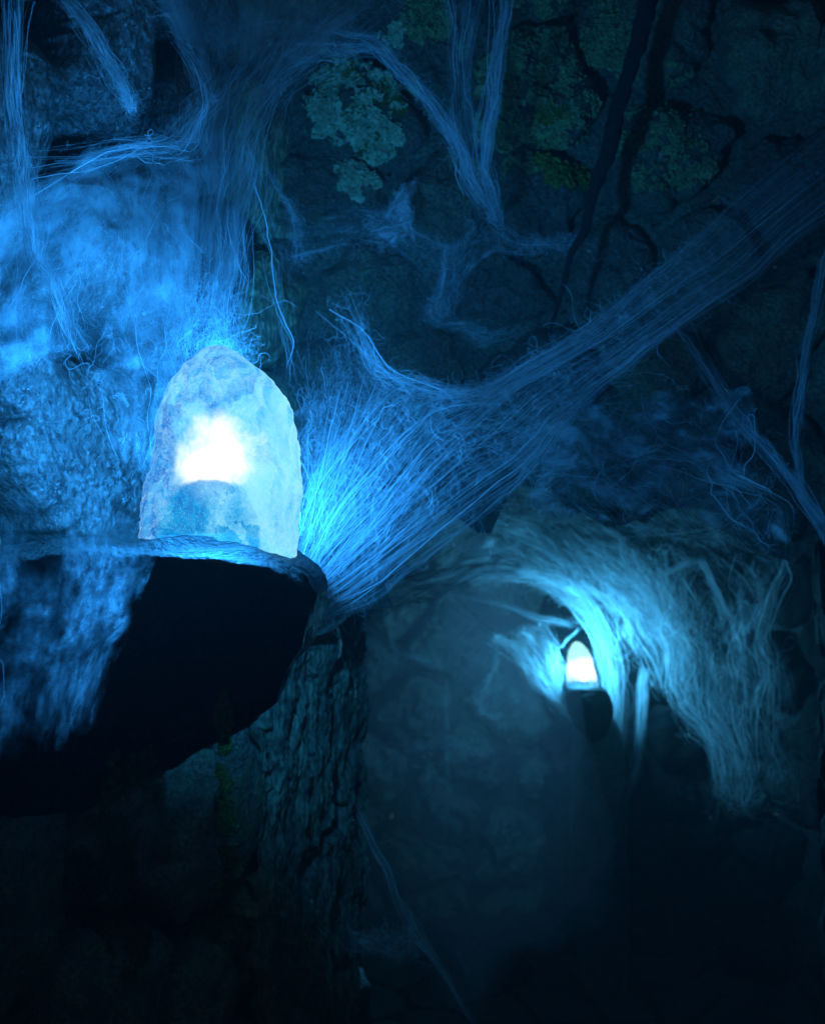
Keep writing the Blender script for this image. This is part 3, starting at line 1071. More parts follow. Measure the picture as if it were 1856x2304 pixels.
# 1 the great band from the boulder's rim up to the right
web('long thin band of silk from the boulder rim up to the right edge',
    [[(640, 1225, 1.66), (690, 1280, 1.63), (705, 1350, 1.60), (735, 1402, 1.60)],
     [(715, 1060, 1.72), (800, 1130, 1.7), (850, 1220, 1.7), (880, 1330, 1.72)],
     [(880, 856, 1.84), (940, 960, 1.82), (1000, 1050, 1.82), (1060, 1190, 1.84)],
     [(1040, 884, 1.95), (1110, 900, 1.95), (1180, 970, 1.94), (1230, 1010, 1.97)],
     [(1240, 790, 2.08), (1290, 800, 2.08), (1330, 840, 2.08), (1380, 850, 2.1)],
     [(1490, 605, 2.2), (1530, 640, 2.2), (1570, 680, 2.2), (1600, 690, 2.2)],
     [(1700, 420, 2.32), (1740, 460, 2.32), (1760, 520, 2.32), (1790, 540, 2.32)],
     [(2000, 180, 2.45), (2000, 250, 2.45), (2000, 330, 2.45), (2000, 400, 2.45)]],
    strands=330, curls=1500, radius=0.00010, curl_r=0.00012, bundles=60, spread=0.006, cross=0.22, warp_amp=0.008, wander=0.02, wave=0.0012, Mpts=30, veil=1,
    veil_kw=dict(alpha=0.14, across=45, along=5, lo=0.42, hi=0.62, edge=0.03, ends=0.02, clumps=6, holes=7), veil_shape=(60, 140), thick=0.010, curl_len=0.06, partial=0.5, uniform=0.3, edge_bias=0.12,
    curl_zone=((0, 1), (0.0, 0.75)), veil_wave=0.006, name_k=True, ragged=0.02, splay=0.002)
# 2 wing between the crystal and the band
web('bright sagging hem of silk along the upper edge of the long band',
    [[(730, 690, 1.95), (800, 660, 1.95)], [(780, 780, 1.93), (835, 745, 1.93)], [(850, 838, 1.92), (872, 828, 1.92)], [(965, 898, 1.94), (970, 878, 1.94)], [(1085, 878, 1.98), (1080, 862, 1.98)],
     [(1215, 818, 2.05), (1205, 800, 2.05)], [(1355, 728, 2.12), (1340, 712, 2.12)], [(1495, 614, 2.2), (1480, 600, 2.2)], [(1720, 420, 2.32), (1700, 405, 2.32)]],
    strands=90, curls=500, curl_len=0.04, radius=0.00010, curl_r=0.00009, bundles=10, spread=0.08, wander=0.1, cross=0.3, veil=1, veil_kw=dict(alpha=0.26, across=5, along=9, lo=0.36, hi=0.6, edge=0.4, ends=0.25), name_k=True,
    ragged=0.8, splay=0.02, warp_amp=0.006)
web('gauzy wing of tangled silk right beside the large crystal',
    [[(668, 905, 1.96), (730, 830, 2.02), (800, 720, 2.13), (850, 800, 2.12)],
     [(685, 1000, 1.94), (760, 960, 1.98), (850, 850, 2.08), (930, 885, 2.10)],
     [(675, 1120, 1.93), (740, 1080, 1.96), (800, 1010, 2.02), (1040, 905, 2.13)],
     [(665, 1235, 1.92), (720, 1200, 1.94), (780, 1150, 1.98), (960, 1000, 2.06)]],
    strands=60, curls=1900, radius=0.0002, bundles=20, spread=0.03, wander=0.05, wave=0.005, veil=2,
    veil_kw=dict(alpha=0.16, across=9, along=6, lo=0.40, hi=0.68, edge=0.12, ends=0.12, clumps=3), thick=0.02, curl_len=0.07, partial=0.8, uniform=0.5)
web('narrow upright strap of silk along the right flank of the large crystal',
    [[(660, 890, 1.94), (740, 870, 2.00)], [(678, 940, 1.94), (715, 940, 1.96)], [(686, 1010, 1.94), (700, 1010, 1.94)], [(684, 1100, 1.94), (700, 1100, 1.94)], [(672, 1200, 1.96), (696, 1210, 1.96)], [(662, 1250, 1.96), (690, 1270, 1.96)]],
    strands=60, curls=120, curl_len=0.02, radius=0.0002, bundles=8, spread=0.08, wander=0.05, veil=1, veil_kw=dict(alpha=0.15, across=8, along=3, lo=0.38, hi=0.62))
web('fan of straight glinting threads stretched from the boulder rim into the long band',
    [[(676, 1262, 1.68), (690, 1290, 1.66), (708, 1340, 1.64), (720, 1400, 1.63)],
     [(740, 860, 2.0), (850, 850, 2.02), (960, 885, 1.98), (1100, 870, 2.04), (1240, 800, 2.10), (1340, 860, 2.12), (1270, 980, 2.05), (1130, 1130, 1.95)]],
    strands=480, curls=1300, curl_len=0.05, curl_zone=((0, 0.8), (0.2, 1)), radius=0.00012, curl_r=0.0001, bundles=44, spread=0.007, wander=0.03, cross=0.18, wave=0.0006, Mpts=10, partial=0.4, uniform=0.4, name_k=True,
    splay=0.006, thick=0.01, ragged=0.3, warp_amp=0.003)
web('loose haze of silk on the wall just left of the large crystal',  # extra veil, added to brighten the dark notch beside the trunk
    [[(150, 700, 1.72), (300, 640, 1.78), (420, 560, 1.84), (480, 520, 1.86)], [(160, 800, 1.72), (300, 780, 1.76), (400, 740, 1.8), (470, 700, 1.82)],
     [(200, 900, 1.74), (300, 890, 1.76), (370, 870, 1.78), (430, 850, 1.8)], [(240, 1050, 1.74), (300, 1050, 1.76), (360, 1050, 1.76), (400, 1050, 1.78)]],
    strands=60, curls=200, radius=0.0002, bundles=16, spread=0.04, wander=0.06, veil=2, veil_kw=dict(alpha=0.28, across=16, along=12, lo=0.30, hi=0.74, edge=0.25, ends=0.25, clumps=2.5, amount=0.7), thick=0.02, veil_wave=0.015, curl_len=0.03)
# 3 the trunk above the crystal
web('thick trunk of silk rising from behind the large crystal tip',
    [[(440, 820, 1.74), (495, 800, 1.72), (556, 800, 1.70)],
     [(430, 650, 1.78), (485, 650, 1.76), (545, 660, 1.72)],
     [(425, 480, 1.86), (500, 470, 1.83), (562, 470, 1.78)],
     [(425, 300, 1.96), (530, 260, 1.92), (640, 230, 1.86)],
     [(420, 180, 2.05), (600, 120, 2.0), (745, 100, 1.96)],
     [(330, -60, 2.15), (640, -60, 2.12), (1000, -60, 2.1)]],
    strands=900, curls=1500, radius=0.0002, bundles=34, spread=0.02, wander=0.06, wave=0.004, veil=3,
    veil_kw=dict(alpha=0.5, across=9, along=2.5, lo=0.36, hi=0.7, edge=0.2, ends=0.03, clumps=4), thick=0.03, curl_len=0.03, curl_zone=((0.1, 1), (0, 0.2)), partial=0.8, edge_bias=0.25,
    veil_wave=0.012)
# 4 broad blue sheet over the left wall
web('broad hazy sheet of silk spread over the wall left of the large crystal',
    [[(-60, 560, 1.54), (60, 420, 1.59), (200, 330, 1.70), (330, 310, 1.82), (425, 250, 1.92)],
     [(-60, 660, 1.54), (80, 540, 1.59), (220, 440, 1.70), (340, 420, 1.78), (450, 420, 1.86)],
     [(-60, 760, 1.54), (100, 680, 1.59), (240, 600, 1.68), (350, 600, 1.76), (450, 610, 1.81)],
     [(-60, 900, 1.54), (100, 820, 1.60), (240, 780, 1.68), (350, 780, 1.74), (440, 790, 1.78)]],
    strands=150, curls=350, curl_len=0.05, radius=0.00015, bundles=16, spread=0.04, wander=0.06, veil=2,
    veil_kw=dict(alpha=0.44, across=16, along=9, lo=0.30, hi=0.74, edge=0.04, ends=0.15, clumps=1.6, amount=0.85), thick=0.02, veil_wave=0.015)
web('taut arc of silk sagging across the dark gaps at upper left',
    [[(60, 320, 1.62), (60, 420, 1.62)], [(250, 308, 1.66), (250, 380, 1.66)], [(350, 290, 1.7), (350, 370, 1.7)], [(410, 240, 1.74), (445, 330, 1.74)], [(425, 170, 1.75), (470, 190, 1.75)],
     [(395, 60, 1.8), (410, 60, 1.8)], [(350, -30, 1.85), (365, -30, 1.85)]],
    strands=110, curls=150, curl_len=0.03, radius=0.0002, bundles=8, spread=0.12, wander=0.12, veil=2, veil_kw=dict(alpha=0.3, across=4, along=4, lo=0.38, hi=0.6, edge=0.4, ends=0.3), ragged=0.5, splay=0.02)
web('blurred leaning ribbon of silk at the upper left corner',
    [[(0, -40, 1.2), (60, -40, 1.2)], [(10, 250, 1.22), (50, 250, 1.22)], [(30, 480, 1.25), (90, 480, 1.25)], [(90, 650, 1.3), (130, 650, 1.3)], [(150, 820, 1.36), (210, 800, 1.36)]],
    strands=160, radius=0.00024, bundles=5, spread=0.08, wander=0.1, veil=2, veil_kw=dict(alpha=0.4, across=5, along=5, lo=0.4, hi=0.68, edge=0.3))
web('pale ragged strip of silk beside the dark gap at upper left',
    [[(130, -20, 1.7), (170, -20, 1.7)], [(180, 70, 1.7), (215, 60, 1.7)], [(225, 160, 1.72), (250, 150, 1.72)], [(255, 225, 1.74), (285, 215, 1.74)], [(285, 255, 1.76), (300, 245, 1.76)]],
    strands=200, curls=200, radius=0.0002, bundles=5, spread=0.1, wander=0.1, veil=2, veil_kw=dict(alpha=0.8, across=5, along=9, lo=0.4, hi=0.6, edge=0.2, clumps=9), curl_len=0.02)
# 5 arch of silk across the lichen stone down to the joint
web('arched sweep of silk crossing above the lichen stone',
    [[(560, 60, 2.0), (640, 140, 2.0)], [(740, 60, 2.1), (760, 130, 2.1)], [(850, 90, 2.15), (850, 125, 2.15)], [(930, 150, 2.2), (915, 180, 2.2)], [(1000, 250, 2.26), (975, 265, 2.26)],
     [(1060, 350, 2.32), (1030, 355, 2.32)], [(1095, 430, 2.4), (1075, 430, 2.4)], [(1110, 500, 2.5), (1095, 505, 2.5)]],
    strands=300, curls=400, curl_len=0.04, radius=0.00024, bundles=8, spread=0.07, wander=0.07, veil=2, veil_kw=dict(alpha=0.38, across=6, along=6, lo=0.38, hi=0.62, edge=0.25, ends=0.04))
web('thin hanging skein of silk left of the bright hanging skein',
    [[(985, -40, 2.3), (1080, -40, 2.3)], [(1010, 120, 2.32), (1060, 120, 2.32)], [(1025, 260, 2.35), (1075, 260, 2.35)], [(1050, 400, 2.4), (1110, 400, 2.4)], [(1075, 510, 2.5), (1120, 510, 2.5)]],
    strands=260, radius=0.0002, bundles=7, spread=0.05, wander=0.08, veil=1, veil_kw=dict(alpha=0.4, across=10, along=2, lo=0.4, hi=0.65))
web('bright hanging skein of silk at the top centre',
    [[(1120, -40, 2.2), (1165, -40, 2.2)], [(1105, 100, 2.22), (1140, 100, 2.22)], [(1085, 230, 2.26), (1125, 230, 2.26)], [(1080, 340, 2.32), (1115, 340, 2.32)], [(1095, 420, 2.4), (1125, 420, 2.4)], [(1100, 515, 2.5), (1130, 515, 2.5)]],
    strands=320, radius=0.00024, bundles=6, spread=0.08, wander=0.08, veil=2, veil_kw=dict(alpha=0.42, across=8, along=2, lo=0.38, hi=0.62))
web('flat patch of silk glued in the stone joints below the hanging skeins',
    [[(600, 470, 2.5), (640, 560, 2.5), (655, 600, 2.5)], [(860, 450, 2.5), (860, 520, 2.5), (860, 560, 2.5)], [(1000, 540, 2.5), (1000, 570, 2.5), (990, 700, 2.5)],
     [(1080, 490, 2.5), (1090, 540, 2.5), (1090, 600, 2.5)], [(1200, 540, 2.5), (1200, 560, 2.5), (1200, 580, 2.5)], [(1330, 510, 2.5), (1330, 540, 2.5), (1340, 560, 2.5)]],
    strands=60, curls=1300, radius=0.0002, bundles=8, spread=0.06, wander=0.12, veil=1, veil_kw=dict(alpha=0.32, across=5, along=12, lo=0.44, hi=0.58, edge=0.25, clumps=7), curl_len=0.03)
web('small star of silk bridging the joint under the lichen stone',
    [[(800, 480, 2.48), (840, 560, 2.48)], [(850, 470, 2.48), (880, 540, 2.48)], [(900, 420, 2.48), (915, 530, 2.48)], [(945, 400, 2.48), (925, 540, 2.48)]],
    strands=120, curls=500, radius=0.0002, bundles=5, spread=0.1, wander=0.1, veil=2, veil_kw=dict(alpha=0.8, across=4, along=4, lo=0.36, hi=0.55, edge=0.3, ends=0.25), curl_len=0.02)
web('veil of silk drooping in the joint above the arch of the band',
    [[(980, 540, 2.5), (1050, 540, 2.5)], [(960, 640, 2.5), (1040, 640, 2.5)], [(930, 690, 2.48), (1020, 700, 2.48)], [(960, 720, 2.46), (1090, 740, 2.46)], [(1100, 780, 2.4), (1160, 740, 2.4)]],
    strands=30, curls=500, radius=0.0002, bundles=5, spread=0.1, wander=0.1, veil=2, veil_kw=dict(alpha=0.35, across=4, along=6, lo=0.4, hi=0.62, edge=0.25), curl_len=0.03)
# 6 loose threads right of the trunk
web('few loose glinting threads hanging right of the silk trunk',
    [[(560, 380, 1.85), (600, 380, 1.9)], [(570, 500, 1.85), (590, 500, 1.9)], [(585, 620, 1.83), (625, 620, 1.9)], [(610, 760, 1.82), (650, 760, 1.88)], [(625, 860, 1.82), (672, 870, 1.86)]],
    strands=46, radius=0.00028, bundles=4, spread=0.05, wander=0.1, uniform=0.2, veil=0)
web('stray thread of silk falling from the trunk to the dark joint',
    [[(600, 370, 2.3), (615, 370, 2.3)], [(640, 450, 2.3), (655, 450, 2.3)], [(660, 520, 2.35), (685, 520, 2.35)], [(665, 600, 2.4), (700, 600, 2.4)]],
    strands=60, curls=300, radius=0.00025, bundles=3, spread=0.1, veil=1, veil_kw=dict(alpha=0.6, across=3, along=5, lo=0.38, hi=0.6), curl_len=0.02)
# 7 webs round the far crystal
web('bright hood of silk arching over the small far crystal',
    [[(930, 1296, 6.56), (930, 1318, 6.56)], [(1080, 1290, 6.62), (1080, 1300, 6.62)], [(1190, 1285, 6.65), (1180, 1305, 6.65)], [(1275, 1300, 6.68), (1255, 1325, 6.68)], [(1335, 1345, 6.71), (1304, 1368, 6.71)],
     [(1375, 1410, 6.74), (1336, 1440, 6.74)], [(1395, 1500, 6.77), (1342, 1500, 6.77)], [(1400, 1570, 6.78), (1362, 1570, 6.78)], [(1402, 1690, 6.80), (1380, 1690, 6.80)], [(1402, 1760, 6.80), (1392, 1760, 6.80)]],
    strands=600, radius=0.0006, bundles=12, spread=0.06, wander=0.06, wave=0.01, veil=2, veil_kw=dict(alpha=0.7, across=9, along=3, lo=0.36, hi=0.6, edge=0.2, ends=0.02), thick=0.05, veil_wave=0.02)
web('fan of silk streaks above the small far crystal',
    [[(1110, 1180, 6.50), (1150, 1150, 6.50), (1210, 1120, 6.50), (1330, 1130, 6.50)], [(1190, 1235, 6.53), (1240, 1210, 6.53), (1300, 1190, 6.53), (1390, 1200, 6.53)],
     [(1280, 1290, 6.57), (1330, 1270, 6.57), (1380, 1260, 6.57), (1450, 1280, 6.57)], [(1350, 1360, 6.60), (1400, 1340, 6.60), (1450, 1340, 6.60), (1500, 1370, 6.60)],
     [(1385, 1450, 6.62), (1430, 1440, 6.61), (1480, 1430, 6.61), (1560, 1450, 6.60)]],
    strands=900, curls=400, curl_len=0.14, cross=0.3, radius=0.0007, uniform=0.12, bundles=10, spread=0.03, wander=0.06, wave=0.01, veil=2, veil_kw=dict(alpha=0.85, across=9, along=2, lo=0.44, hi=0.62, edge=0.25, ends=0.3, amount=0.35), ragged=0.6, thick=0.06, veil_wave=0.03)
web('long thin line of silk running left from the far hood',
    [[(900, 1300, 5.80), (900, 1308, 5.80)], [(1020, 1325, 6.00), (1020, 1333, 6.00)], [(1120, 1352, 6.20), (1120, 1362, 6.20)], [(1200, 1378, 6.30), (1200, 1392, 6.30)], [(1300, 1400, 6.40), (1290, 1412, 6.40)]],
    strands=150, radius=0.0007, bundles=4, spread=0.1, wander=0.1, veil=1, veil_kw=dict(alpha=0.7, across=3, along=4, lo=0.35, hi=0.55))
web('drooping grey-blue swag of silk at the opening of the passage',
    [[(780, 1330, 3.2), (790, 1380, 3.2)], [(860, 1290, 3.4), (860, 1395, 3.4)], [(960, 1270, 3.8), (970, 1350, 3.8)], [(1060, 1250, 4.4), (1060, 1320, 4.4)], [(1180, 1260, 5.0), (1180, 1300, 5.0)]],
    strands=300, radius=0.0005, bundles=8, spread=0.08, wander=0.12, veil=2, veil_kw=dict(alpha=0.5, across=5, along=3, lo=0.4, hi=0.65, edge=0.2))
web('triangle of silk stretched left of the small far crystal',
    [[(1080, 1440, 6.57), (1215, 1400, 6.57)], [(1150, 1480, 6.59), (1240, 1440, 6.57)], [(1200, 1540, 6.60), (1272, 1510, 6.59)], [(1265, 1600, 6.63), (1272, 1590, 6.63)], [(1300, 1640, 6.66), (1310, 1640, 6.66)]],
    strands=300, radius=0.0006, bundles=7, spread=0.06, wander=0.08, veil=2, veil_kw=dict(alpha=0.6, across=5, along=3, lo=0.38, hi=0.62, edge=0.15), thick=0.04)
web('bright bent thread just above the small far crystal',
    [[(1222, 1400, 6.50), (1228, 1400, 6.50)], [(1240, 1430, 6.50), (1246, 1430, 6.50)], [(1258, 1452, 6.50), (1262, 1456, 6.50)], [(1272, 1436, 6.50), (1276, 1440, 6.50)], [(1290, 1420, 6.50), (1294, 1424, 6.50)], [(1298, 1410, 6.50), (1302, 1412, 6.50)]],
    strands=90, radius=0.0008, bundles=2, spread=0.3, thick=0.004, partial=0.1)
web('frayed white shred of silk hanging over the small far crystal',
    [[(1200, 1320, 6.50), (1215, 1312, 6.50)], [(1260, 1350, 6.50), (1275, 1335, 6.50)], [(1300, 1375, 6.50), (1318, 1355, 6.50)], [(1318, 1405, 6.50), (1335, 1395, 6.50)]],
    strands=150, curls=400, radius=0.0007, bundles=4, spread=0.2, thick=0.02, curl_len=0.05, veil=1, veil_kw=dict(alpha=0.9, across=4, along=5, lo=0.36, hi=0.55, edge=0.2))
web('dripping rope of silk hanging right of the far stone block',
    [[(1440, 1500, 6.72), (1465, 1500, 6.72)], [(1432, 1560, 6.72), (1460, 1560, 6.72)], [(1428, 1650, 6.72), (1450, 1650, 6.72)], [(1420, 1730, 6.72), (1438, 1730, 6.72)], [(1400, 1780, 6.72), (1415, 1785, 6.72)],
     [(1390, 1830, 6.72), (1408, 1830, 6.72)], [(1393, 1910, 6.72), (1400, 1910, 6.72)]],
    strands=300, radius=0.0008, bundles=4, spread=0.15, thick=0.02, veil=3, veil_kw=dict(alpha=0.95, across=4, along=5, lo=0.3, hi=0.55, edge=0.2))
# 8 curtains on the right
web('tattered curtain of silk hanging at the right of the passage',
    [[(1440, 1290, 6.35), (1510, 1250, 6.21), (1580, 1230, 6.11), (1700, 1240, 5.92), (1800, 1230, 5.77)], [(1460, 1380, 6.35), (1530, 1400, 6.25), (1610, 1360, 6.16), (1690, 1330, 5.97), (1740, 1320, 5.82)],
     [(1500, 1480, 6.35), (1560, 1500, 6.25), (1620, 1480, 6.16), (1680, 1460, 6.01), (1730, 1440, 5.92)], [(1560, 1600, 6.30), (1600, 1620, 6.25), (1640, 1620, 6.16), (1690, 1600, 6.06), (1750, 1600, 5.97)],
     [(1600, 1720, 6.30), (1630, 1760, 6.25), (1660, 1780, 6.21), (1700, 1760, 6.16), (1790, 1760, 6.01)], [(1605, 1790, 6.30), (1630, 1800, 6.25), (1680, 1800, 6.21), (1720, 1790, 6.16), (1800, 1790, 6.06)]],
    strands=1300, curls=900, cross=0.3, radius=0.0007, uniform=0.06, bundles=17, spread=0.014, wander=0.05, wave=0.012, veil=2, veil_kw=dict(alpha=0.6, across=11, along=3, lo=0.45, hi=0.62, edge=0.2, ends=0.5, clumps=5, amount=0.25, holes=4), veil_shape=(90, 120), thick=0.08, partial=0.7, veil_wave=0.04, curl_len=0.16, ragged=0.9)
web('streaming wisps of silk blown left from the bright far hood',
    [[(960, 1150, 6.0), (1010, 1230, 6.1), (960, 1330, 6.2)], [(1080, 1140, 6.2), (1110, 1220, 6.3), (1080, 1320, 6.35)], [(1190, 1190, 6.4), (1210, 1240, 6.45), (1190, 1310, 6.5)],
     [(1290, 1270, 6.6), (1290, 1300, 6.6), (1270, 1330, 6.6)], [(1350, 1350, 6.7), (1340, 1370, 6.7), (1325, 1390, 6.7)]],
    strands=420, curls=200, radius=0.0008, bundles=16, spread=0.02, wander=0.08, cross=0.3, veil=2, veil_kw=dict(alpha=0.85, across=9, along=2, lo=0.44, hi=0.62, edge=0.2, ends=0.2, amount=0.4, holes=3), ragged=0.6, thick=0.08, veil_wave=0.04, curl_len=0.12)
web('torn flap of silk between the far hood and the right curtain',
    [[(1300, 1290, 6.50), (1400, 1250, 6.44), (1520, 1230, 6.38)], [(1370, 1350, 6.50), (1450, 1310, 6.44), (1560, 1330, 6.36)], [(1400, 1440, 6.50), (1480, 1420, 6.44), (1560, 1450, 6.36)], [(1450, 1540, 6.48), (1520, 1560, 6.44), (1570, 1560, 6.36)]],
    strands=500, curls=400, curl_len=0.14, cross=0.3, radius=0.0007, uniform=0.1, bundles=9, spread=0.03, wander=0.08, veil=2, veil_kw=dict(alpha=0.8, across=8, along=3, lo=0.44, hi=0.64, edge=0.25, ends=0.3, amount=0.35, holes=4), veil_shape=(70, 90), ragged=0.6, thick=0.06, veil_wave=0.03)
web('dim netting of silk clinging under the vault at right',
    [[(1210, 1000, 5.55), (1330, 960, 5.50), (1480, 950, 5.45), (1650, 930, 5.40)], [(1250, 1060, 5.65), (1380, 1060, 5.60), (1520, 1060, 5.50), (1680, 1060, 5.40)], [(1200, 1120, 5.85), (1380, 1130, 5.75), (1540, 1150, 5.60), (1720, 1170, 5.45)],
     [(1150, 1190, 6.15), (1340, 1200, 6.05), (1560, 1220, 5.85), (1800, 1260, 5.55)]],
    strands=600, curls=700, radius=0.0004, bundles=16, spread=0.04, wander=0.1, veil=1, veil_kw=dict(alpha=0.35, across=7, along=5, lo=0.43, hi=0.66, edge=0.2, ends=0.3, holes=5), veil_shape=(80, 90), thick=0.05, veil_wave=0.03, curl_len=0.1)
web('dim blue netting of silk draped over the lower edge of the dark vault',
    [[(1130, 1010, 2.45), (1180, 960, 2.45), (1330, 900, 2.42), (1500, 880, 2.36), (1680, 860, 2.3)], [(1150, 1060, 2.45), (1230, 1030, 2.45), (1380, 1010, 2.42), (1540, 1010, 2.36), (1700, 1000, 2.3)],
     [(1120, 1120, 2.5), (1260, 1090, 2.45), (1400, 1100, 2.42), (1560, 1110, 2.36), (1740, 1120, 2.3)], [(1100, 1150, 2.6), (1270, 1170, 2.5), (1440, 1200, 2.46), (1600, 1200, 2.4), (1800, 1270, 2.35)]],
    strands=260, curls=500, radius=0.0004, bundles=16, spread=0.03, wander=0.12, veil=2, veil_kw=dict(alpha=0.7, across=7, along=4, lo=0.40, hi=0.64, edge=0.2, ends=0.3, holes=5, amount=0.5),
    veil_shape=(90, 100), thick=0.03, veil_wave=0.02, curl_len=0.05, ragged=0.5)
web('slack silk cord looping round the dark hole at right',
    [[(1480, 1290, 5.70), (1480, 1305, 5.70)], [(1560, 1250, 5.60), (1560, 1268, 5.60)], [(1590, 1262, 5.50), (1580, 1280, 5.50)], [(1625, 1330, 5.50), (1605, 1335, 5.50)], [(1650, 1400, 5.50), (1620, 1410, 5.50)]],
    strands=180, radius=0.0006, bundles=4, spread=0.12, veil=1, veil_kw=dict(alpha=0.7, across=4, along=4, lo=0.36, hi=0.6))
web('long diagonal skein of silk down the right edge',
    [[(1500, 720, 2.6), (1560, 760, 2.6)], [(1620, 900, 2.5), (1650, 890, 2.5)], [(1700, 1010, 2.4), (1725, 1000, 2.4)], [(1790, 1120, 2.35), (1815, 1100, 2.35)], [(1880, 1260, 2.3), (1890, 1220, 2.3)]],
    strands=260, radius=0.0003, bundles=8, spread=0.1, wander=0.1, veil=1, veil_kw=dict(alpha=0.4, across=6, along=3, lo=0.38, hi=0.6))
web('slim forked thread joining the diagonal skein at right',
    [[(1850, 560, 2.3), (1870, 560, 2.3)], [(1800, 800, 2.3), (1815, 800, 2.3)], [(1780, 950, 2.32), (1790, 950, 2.32)], [(1785, 1060, 2.34), (1797, 1060, 2.34)], [(1810, 1130, 2.35), (1820, 1130, 2.35)]],
    strands=110, radius=0.0003, bundles=4, spread=0.1, wander=0.1, veil=1, veil_kw=dict(alpha=0.5, across=4, along=3, lo=0.38, hi=0.6))
# 9 lower
web('slanting strand of silk running down to the floor from the streaked corner',
    [[(750, 1690, 3.0), (790, 1690, 3.0)], [(800, 1850, 3.05), (815, 1850, 3.05)], [(865, 1990, 3.1), (890, 1985, 3.1)], [(930, 2100, 3.15), (950, 2090, 3.15)], [(1000, 2200, 3.2), (1015, 2195, 3.2)], [(1090, 2340, 3.3), (1095, 2340, 3.3)]],
    strands=50, radius=0.0004, bundles=6, spread=0.1, wander=0.08, veil=1, veil_kw=dict(alpha=0.22, across=4, along=5, lo=0.36, hi=0.58))
web('small sagging swag of silk low beside the slanting strand',
    [[(770, 2060, 2.95), (780, 2160, 2.95)], [(830, 2090, 3.0), (840, 2140, 3.0)], [(890, 2080, 3.08), (890, 2150, 3.08)], [(925, 2070, 3.14), (960, 2130, 3.14)]],
    strands=120, curls=300, radius=0.0004, bundles=5, spread=0.1, wander=0.1, veil=2, veil_kw=dict(alpha=0.3, across=4, along=4, lo=0.4, hi=0.62, edge=0.2), curl_len=0.03)
web('mottled net of silk over the boulder and wall at lower left',
    [[(-60, 1080, 1.17), (120, 1110, 1.19), (260, 1150, 1.21), (400, 1200, 1.22)], [(-60, 1300, 1.11), (100, 1310, 1.13), (220, 1310, 1.15), (350, 1280, 1.17)],
     [(-60, 1430, 1.11), (80, 1440, 1.13), (190, 1430, 1.15), (320, 1380, 1.17)], [(-60, 1560, 1.11), (60, 1560, 1.13), (160, 1540, 1.15), (270, 1480, 1.17)], [(-60, 1740, 1.11), (60, 1740, 1.13), (150, 1700, 1.15), (230, 1640, 1.17)]],
    strands=8, curls=0, radius=0.00012, bundles=12, spread=0.04, wander=0.08, veil=2, veil_shape=(90, 110),
    veil_kw=dict(alpha=0.32, across=20, along=20, lo=0.38, hi=0.68, edge=0.22, ends=0.3, clumps=3, holes=0, amount=0.6), thick=0.015, curl_len=0.03)
# 10 silk on the far end wall
for lab, rl in (
    ('vertical drip of silk on the far end wall', [[(1000, 1540, 7.2), (1016, 1540, 7.2)], [(1000, 1700, 7.2), (1012, 1700, 7.2)], [(998, 1820, 7.2), (1008, 1820, 7.2)], [(996, 1890, 7.2), (1002, 1890, 7.2)]]),
    ('sagging swag of silk across the far end wall', [[(865, 1690, 7.2), (870, 1712, 7.2)], [(930, 1675, 7.2), (935, 1697, 7.2)], [(1000, 1655, 7.2), (1000, 1680, 7.2)], [(1060, 1680, 7.2), (1060, 1694, 7.2)], [(1120, 1684, 7.2), (1120, 1692, 7.2)]]),
    ('hooked silk outline at the left of the far end wall', [[(872, 1390, 7.2), (886, 1395, 7.2)], [(872, 1450, 7.2), (890, 1450, 7.2)], [(890, 1480, 7.2), (905, 1470, 7.2)], [(960, 1500, 7.2), (965, 1480, 7.2)], [(995, 1500, 7.2), (1000, 1492, 7.2)]]),
    ('curved silk line at the right of the far end wall', [[(1108, 1420, 7.2), (1120, 1420, 7.2)], [(1105, 1500, 7.2), (1117, 1500, 7.2)], [(1088, 1540, 7.2), (1098, 1545, 7.2)], [(1080, 1600, 7.2), (1092, 1600, 7.2)], [(1130, 1605, 7.2), (1130, 1620, 7.2)]]),
    ('slanting silk line low left of the far end wall', [[(810, 1670, 7.2), (820, 1665, 7.2)], [(850, 1720, 7.2), (862, 1712, 7.2)], [(885, 1780, 7.2), (893, 1775, 7.2)]])):
    web(lab, rl, strands=40, curls=60, radius=0.0006, bundles=5, spread=0.2, wander=0.2, veil=2, veil_kw=dict(alpha=0.28, across=3, along=5, lo=0.34, hi=0.62, edge=0.35, ends=0.2), thick=0.12, curl_len=0.12, wave=0.02)

# 11 the drape that clothes the left corner below the boulder
def drape_fn(a, b):
    s0, s1 = W_LEFT.px(545, 1400)[0], W_LEFT.L - 0.01
    s = s0 + (s1 - s0) * a
    t = 0
    t = H + (1152 - (1330 + (2420 - 1330) * b)) / F * 2.7
    base = W_LEFT.at(s, t, 0.07)
    p = np.stack([s * 16, t * 2.2, 0 * s], 1)
    h = ridged(p * np.array([0.6, 1.3, 1]), 4) * 0.024 + fbm(np.stack([s * 11, t * 7, 0 * s + 4], 1), 5) * 0.022
    crack = np.abs(fbm(np.stack([s * 7, t * 2.6, 0 * s + 8], 1), 3))
    h = h - 0.05 * np.clip(1 - crack * 9, 0, 1)
    return W_LEFT.at(s, t, 0.045 + h)

rt = thing('rock_face', 'cracked streaky rock corner rising beneath the boulder, left of the misty passage', 'rock', tuple(drape_fn(np.array([0.5]), np.array([1.0]))[0]))
sheet('rock', drape_fn, 300, 420, M['bark'], rt)

# ---------------------------------------------------------------- growth on the stones
bv_v, bv_f = [], []
off = 0
for V, f in ALL_STONES:
    bv_v.append(np.asarray(V, float))
    bv_f += [tuple(i + off for i in q) for q in f]
    off += len(V)
tree = BVHTree.FromPolygons([tuple(p) for p in np.concatenate(bv_v)], bv_f)
CAM = Vector((0, 0, H))


